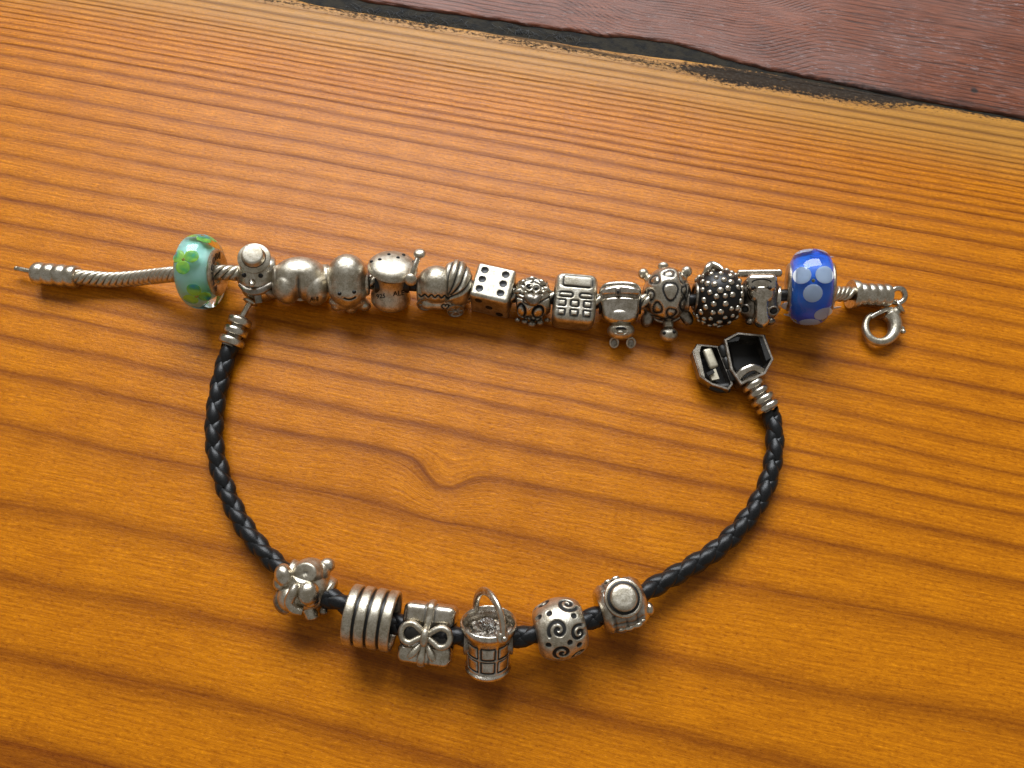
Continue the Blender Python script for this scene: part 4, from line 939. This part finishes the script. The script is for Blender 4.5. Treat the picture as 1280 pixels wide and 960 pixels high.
mb = MB(); tube(mb, [(-12, 6, 19, 6), (-16, -4, 20, 6.5), (-19, -14, 15, 6.5), (-13, -22, 12, 6), (-3, -25, 12, 5)], 6, 14, 30); c.part('trunk', mb, SILVER)
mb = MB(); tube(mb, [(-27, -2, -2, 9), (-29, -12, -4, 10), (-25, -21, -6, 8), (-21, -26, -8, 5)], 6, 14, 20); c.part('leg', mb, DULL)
mb = MB(); tube(mb, [(3, -20, -2, 8), (8, -27, -4, 9), (10, -32, -6, 8.5), (10.5, -35, -7, 5)], 6, 14, 16); c.part('leg', mb, SILVER)
mb = MB(); ball(mb, (23, -24, 2), 5.6, 16, 10); c.part('toe', mb, DULL)
mb = MB(); ball(mb, (23, 30.5, 10), (10, 9, 9), 20, 12); ball(mb, (16, 23, 9), (12, 12, 12), 20, 12); c.part('raised_foot', fuse(mb, .7, 2), SATIN)
a_ = np.array([0.83, -0.45, 0.22]); a_ /= np.linalg.norm(a_)
mb = MB(); ring(mb, np.array([28, -2, -2.0]), 14.0, 3.2, a_, 36, 10); c.part('rim', mb, SATIN)
mb = MB(); lathe(mb, [(-3, 14), (1.0, 14), (0.8, 12)], 28, (30, -1, -1), a_); c.part('hole', mb, OXIDE)
c.done()

# four rings
c = Charm('ring_spacer', 'silver spacer of four parallel flat rings with dark gaps', 'spacer', 465, 772, 0.475, -9.5, 0, GL)
for i in range(4):
    x0 = -23.0+i*15.6; mb = MB(); w = 6.1
    lathe(mb, [(x0-w, 33), (x0-w, 35.6), (x0-w+0.9, 36.5), (x0-w+2.2, 36.9), (x0+w-2.2, 36.9), (x0+w-0.9, 36.5), (x0+w, 35.6), (x0+w, 33), (x0+w-1, 32), (x0-w+1, 32)], 72, closed=True, axis=(1, 0, 0))
    c.part('ring', mb, SATIN, 'W')
mb = MB(); lathe(mb, [(-20, 31), (-20, 33.2), (20, 33.2), (20, 31)], 48, closed=True); c.part('gap_shade_sleeve', mb, OXIDE, 'W')  # added black sleeve stands in for the shade in the gaps between rings
c.done()

# gift box
c = Charm('gift_charm', 'silver gift box charm tied with a looped ribbon bow', 'charm', 536, 791, 0.44, -7.5, 6, GL)
GX, GY, GZ = 66.0, 72.0, 48.0
mb = MB(); rbox(mb, (GX, GY, GZ), 8.5, 46); w = weld(mb)
def gbf(v, n):
    f = v[:, 2] > 4; d = np.abs(v[:, 1]+1-0.06*v[:, 0]); g = sstep(d, 17, 8)*f
    r = np.abs(np.abs(v[:, 0]-1)-6.0); h = (np.abs(v[:, 1]) > 10)
    return 5.0*g+1.0*np.exp(-(r/1.5)**2)*f*(1-g), np.maximum(0.96*sstep(d, 14, 8)*f, 0.8*sstep(r, 1.7, .6)*f*h)
c.part('box', engrave(w, gbf), SILVER, 'W')
mb = MB(); tube(mb, [(1, 38.5, 0, 4.6), (1, 37.2, 18, 4.8), (1, 33, 24.5, 4.9), (1, 22, 25.2, 4.8), (0, 10, 26.5, 4.4), (-1, 4, 28, 3.6)], 5, 12, 30, flat=(1, .5)); c.part('ribbon', mb, SATIN, 'W')
mb = MB(); tube(mb, [(-1, -8, 26, 3.6), (-2, -20, 25.6, 4.4), (-2.5, -30, 25, 4.8), (-2.5, -36, 18, 4.8), (-2.5, -38, 0, 4.6)], 5, 12, 30, flat=(1, .5)); c.part('ribbon', mb, SATIN, 'W')
for sg in (-1, 1):
    pts = [(sg*3, 1.5, 30), (sg*9, 7, 32), (sg*17, 11.5, 32.5), (sg*26, 9.5, 32), (sg*30.5, 1, 31), (sg*27, -8, 30), (sg*19, -11, 30), (sg*10, -6, 30), (sg*3, -2, 30)]
    if sg > 0: pts = [(x, y-1.0, z) for x, y, z in pts]
    mb = MB(); tube(mb, pts, 3.9, 14, 48, flat=(1, 1.15)); c.part('bow_loop', mb, SATIN, 'W')
    mb = MB(); tube(mb, [(sg*4-1, -11, 28, 2), (sg*8-1, -18, 28.5, 4.0), (sg*13-1.5, -25, 28, 4.2), (sg*16-2, -29, 27, 2.4)], 4, 12, 18, flat=(1, .7)); c.part('bow_tail', mb, SATIN, 'W')
mb = MB(); tube(mb, [(-0.5, 8, 30, 2.5), (-0.5, 4, 35, 5), (-0.5, -2, 36, 5.2), (-0.5, -9, 34, 4.5), (-0.5, -12, 30, 2.5)], 5, 14, 22); c.part('bow_knot', mb, SATIN, 'W')
for s_ in (-1, 1):
    mb = MB(); lathe(mb, [(s_*GX*0.5, 17), (s_*(GX*0.5+0.3), 16.5), (s_*(GX*0.5+0.3), 0)], 28); c.part('hole', mb, OXIDE, 'W')
c.done()

# basket
c = Charm('basket_charm', 'silver basket charm with arched handle and panelled side', 'charm', 610.5, 804, 0.57, 0, 0, GL)
ax = np.array([0.01, 0.815, 0.58]); ax /= np.linalg.norm(ax); e1 = np.array([1.0, 0, 0]); e2 = np.cross(ax, e1); e2 = np.array([0, -ax[2], ax[1]])
prof = [(-37, 0), (-37, 24), (-36.2, 27.5), (-34, 29.3), (-31, 29.6), (-29, 27.3)]+[(h, 27.3+0.05*(h+29)) for h in np.linspace(-28, 10, 64)]+[(14, 30.3), (19, 32.4), (22, 34.2), (26, 35.4), (29.5, 35.6), (31.5, 34.8), (32, 33.4), (31, 32.0), (26, 30.5), (16, 28), (14, 0)]
mb = MB(); lathe(mb, prof, 180, (0, 0, 0), ax)
def bkf(v, n):
    h = v@ax; q = v-h[:, None]*ax; th = np.arctan2(q@e2, q@e1); r = np.linalg.norm(q, axis=1); body = (h > -28.5)*(h < 13)*(r > 24)
    k = (np.degrees(th)-68) % 45; col = np.minimum(np.abs(k-4.5), np.abs(k-40.5))*28*math.pi/180
    inp = (k > 4.5)*(k < 40.5)
    rows = [-25, -9, -5.5, 10]; rr_ = np.full(len(v), 99.0)
    for q_ in rows: rr_ = np.minimum(rr_, np.abs(h-q_))
    inr = ((h > -25)*(h < -9)+(h > -5.5)*(h < 10)) > 0
    d = np.minimum(np.where(inr, col, 99), np.where(inp, rr_, 99))
    return (1.4*np.exp(-(d/1.0)**2)+0.5*inp*inr)*body, sstep(d, 1.5, 0.7)*body
c.part('basket', engrave(weld(mb), bkf), POLISHED)
mb = MB(); g = fuse((lambda m: ([ball(m, ax*17+e1*x*1.0+e2*y, (6, 6, 4.5), 12, 8) for x, y in rng.uniform(-19, 19, (46, 2)) if x*x+y*y < 480], m)[1])(MB()), 1.0, 1)
def lump(v, n): return 0.8*np.sin(v[:, 0]*1.7)*np.sin(v[:, 1]*1.9+1)*np.cos(v[:, 2]*1.3), 0.45*(np.sin(v[:, 0]*1.1+v[:, 1]*0.7) > 0.3)
c.part('filling', engrave(g, lump), DULL)
mb = MB(); lathe(mb, [(0, 0), (3, 12), (6, 12), (10, 7.5), (10, 0)], 8, ax*19+e1*-2+e2*-5, ax); c.part('stone', mb, GEM, smooth=False)
rim = ax*27; A_ = rim+e1*-17-e2*30; B_ = rim+ax*5+e1*17+e2*32; N_ = (B_-A_); 
pts = [A_*(1-t)/1+B_*t if False else (A_+B_)/2+(-(B_-A_)/2)*math.cos(math.pi*t)+ax*41*math.sin(math.pi*t)**0.8 for t in np.linspace(0, 1, 30)]
mb = MB(); tube(mb, np.c_[np.array(pts), np.full(30, 5.2)], 5.2, 14, flat=(1, 0.75), hint=tuple(np.cross(N_, ax))); hdl = c.part('handle', mb, SILVER)
for Q, sg in ((A_, -1), (B_, 1)):
    d = (e1*17+e2*33)*sg; d /= np.linalg.norm(d); mb = MB(); lathe(mb, [(-3, 8), (1.5, 8), (3.2, 7), (3.6, 5), (3.6, 0)], 24, Q-ax*1, d); lg = c.part('lug', mb, SILVER, 'V', hdl); mb = MB(); ball(mb, Q-ax*1+d*4, (4.2, 4.2, 4.2), 16, 10); c.part('rivet', mb, POLISHED, 'V', hdl)
for s_ in (-1, 1):
    mb = MB(); lathe(mb, [(s_*24, 17), (s_*30, 17.5), (s_*31, 15.5), (s_*30, 13)], 28, (0, 4, -2)); c.part('hole_ring', mb, DULL)
c.done()

# spiral bead
c = Charm('spiral_bead', 'silver barrel bead engraved with black spirals and dots', 'bead', 700, 785.5, 0.485, 13, 0, GL)
mb = MB(); bp = [(-30, 14), (-31.2, 17), (-31, 22), (-29, 27.5), (-25, 31)]+[(x, 31+6.5*(1-(x/25)**2)) for x in np.linspace(-24, 24, 90)]+[(25, 31), (29, 27.5), (31, 22), (31.2, 17), (30, 14)]
lathe(mb, bp, 260); w = weld(mb)
def spiral(cx, cy, r0, turns, rot, hand=1):
    t = np.linspace(0.08, 1, 150); a = rot+hand*2*math.pi*turns*t; return np.c_[cx+r0*t*np.cos(a), cy+r0*t*np.sin(a)]
# laid out on the unrolled barrel: along, round (px)
sp = [spiral(-5, -2, 12.6, 1.5, 0.4), spiral(20, -11.5, 11.0, 1.45, 3.6, -1), spiral(14, 30, 12.5, 1.55, 2.4), spiral(-5, -32, 11.5, 1.5, 1.0), spiral(-16, 45, 11, 1.5, 0.0), spiral(16, -47, 11, 1.5, 2.0), spiral(10, 75, 11, 1.5, 2), spiral(-12, -75, 11, 1.5, 2), spiral(-10, 100, 11, 1.5, 2)]
dots = [(-11, 20.5), (18, 11), (6, -19), (17, -27), (-20, -18), (-24, 22), (0, 58), (22, 55), (0, -58), (-22, -52)]
def spf(v, n):
    r = np.hypot(v[:, 1], v[:, 2]); u = np.arctan2(v[:, 1], v[:, 2])*36.0; q = np.c_[v[:, 0], u]; body = (r > 28)
    d = np.minimum.reduce([pdist(q, s_) for s_ in sp]); dd = np.min(np.linalg.norm(q[:, None]-np.array(dots)[None], axis=2), axis=1)
    return (1.7*sstep(d, 2.9, 1.5)+1.7*sstep(dd, 4.0, 2.2))*body, np.maximum(sstep(d, 2.6, 1.9), sstep(dd, 4.0, 3.2))*body
c.part('body', engrave(w, spf), SATIN, 'W'); c.done()

# hat bead
c = Charm('hat_bead', 'silver bead topped with a flat round hat crown, rightmost on the leather cord', 'bead', 776, 756, 0.465, 17, 0, GL)
mb = MB(); bp = [(-27, 14), (-29, 17), (-30, 21), (-28.5, 25), (-22, 30)]+[(x, 30+4.6*(1-(x/22)**2)) for x in np.linspace(-21, 21, 50)]+[(22, 30), (28.5, 25), (30, 21), (29, 17), (27, 14)]
lathe(mb, bp, 160)
def htf(v, n):
    e = np.abs(np.abs(v[:, 0])-23.5); r = np.hypot(v[:, 1], v[:, 2]); mid = sstep(np.abs(v[:, 0]), 22, 18)*(r > 27)
    u = np.arctan2(v[:, 1], v[:, 2])*34; k = np.abs(np.sin(u*0.24+0.3*np.sin(v[:, 0]*0.2))); l = np.abs(np.sin(v[:, 0]*0.22+0.6)); g = np.exp(-(k/0.35)**2)+np.exp(-(l/0.35)**2)
    return 1.4*np.exp(-(e/1.5)**2)*(r > 24)+(1.3+1.3*g)*mid, np.maximum(0.8*sstep(e, 1.8, .6)*(r > 24), np.clip(0.40+0.35*g, 0, .9)*mid)
c.part('body', engrave(weld(mb), htf), POLISHED, 'W')
hx = np.array([0, 3.0, 0.0]); up = np.array([0.02, 0.10, 1.0]); up /= np.linalg.norm(up)
mb = MB(); lathe(mb, [(28, 12), (29, 23.0), (32, 23.6), (34.0, 22.8), (34.4, 21.2), (33.2, 19.6), (33.0, 17), (33.0, 0)], 56, hx, up); br = c.part('brim', weld(mb), SILVER, 'W')
mb = MB(); lathe(mb, [(33.2, 20.6), (33.5, 20.2), (33.5, 15.0), (33.2, 14)], 48, hx, up); c.part('brim_groove', mb, OXIDE, 'W', br)
mb = MB(); lathe(mb, [(31, 17.0), (37, 16.6), (39.2, 15.6), (40.2, 13.6), (40.5, 10), (40.5, 0)], 48, hx, up); c.part('crown', weld(mb), SATIN, 'W')
for k_ in range(9):
    a = math.radians(-150+k_*15); R_ = 29.5
    th = math.radians(-60+k_*14) if False else None
for x, y, z_, r in ((-10, -28, 22, 3.2), (-1, -28.5, 22.5, 4.2), (9, -28, 22.5, 4.6), (16, -25, 23, 3.0), (-8, 31, 17, 3.2), (2, 32, 17, 3.6)):
    mb = MB(); ball(mb, (x*1.05, y, z_-6), (r*1.6, r*0.8, r*0.9), 14, 8); c.part('petal_relief', mb, SILVER, 'W')
mb = MB(); ball(mb, (30, -14, 14), (6, 8, 8), 18, 12); c.part('side_boss', mb, SILVER, 'W')
c.done()
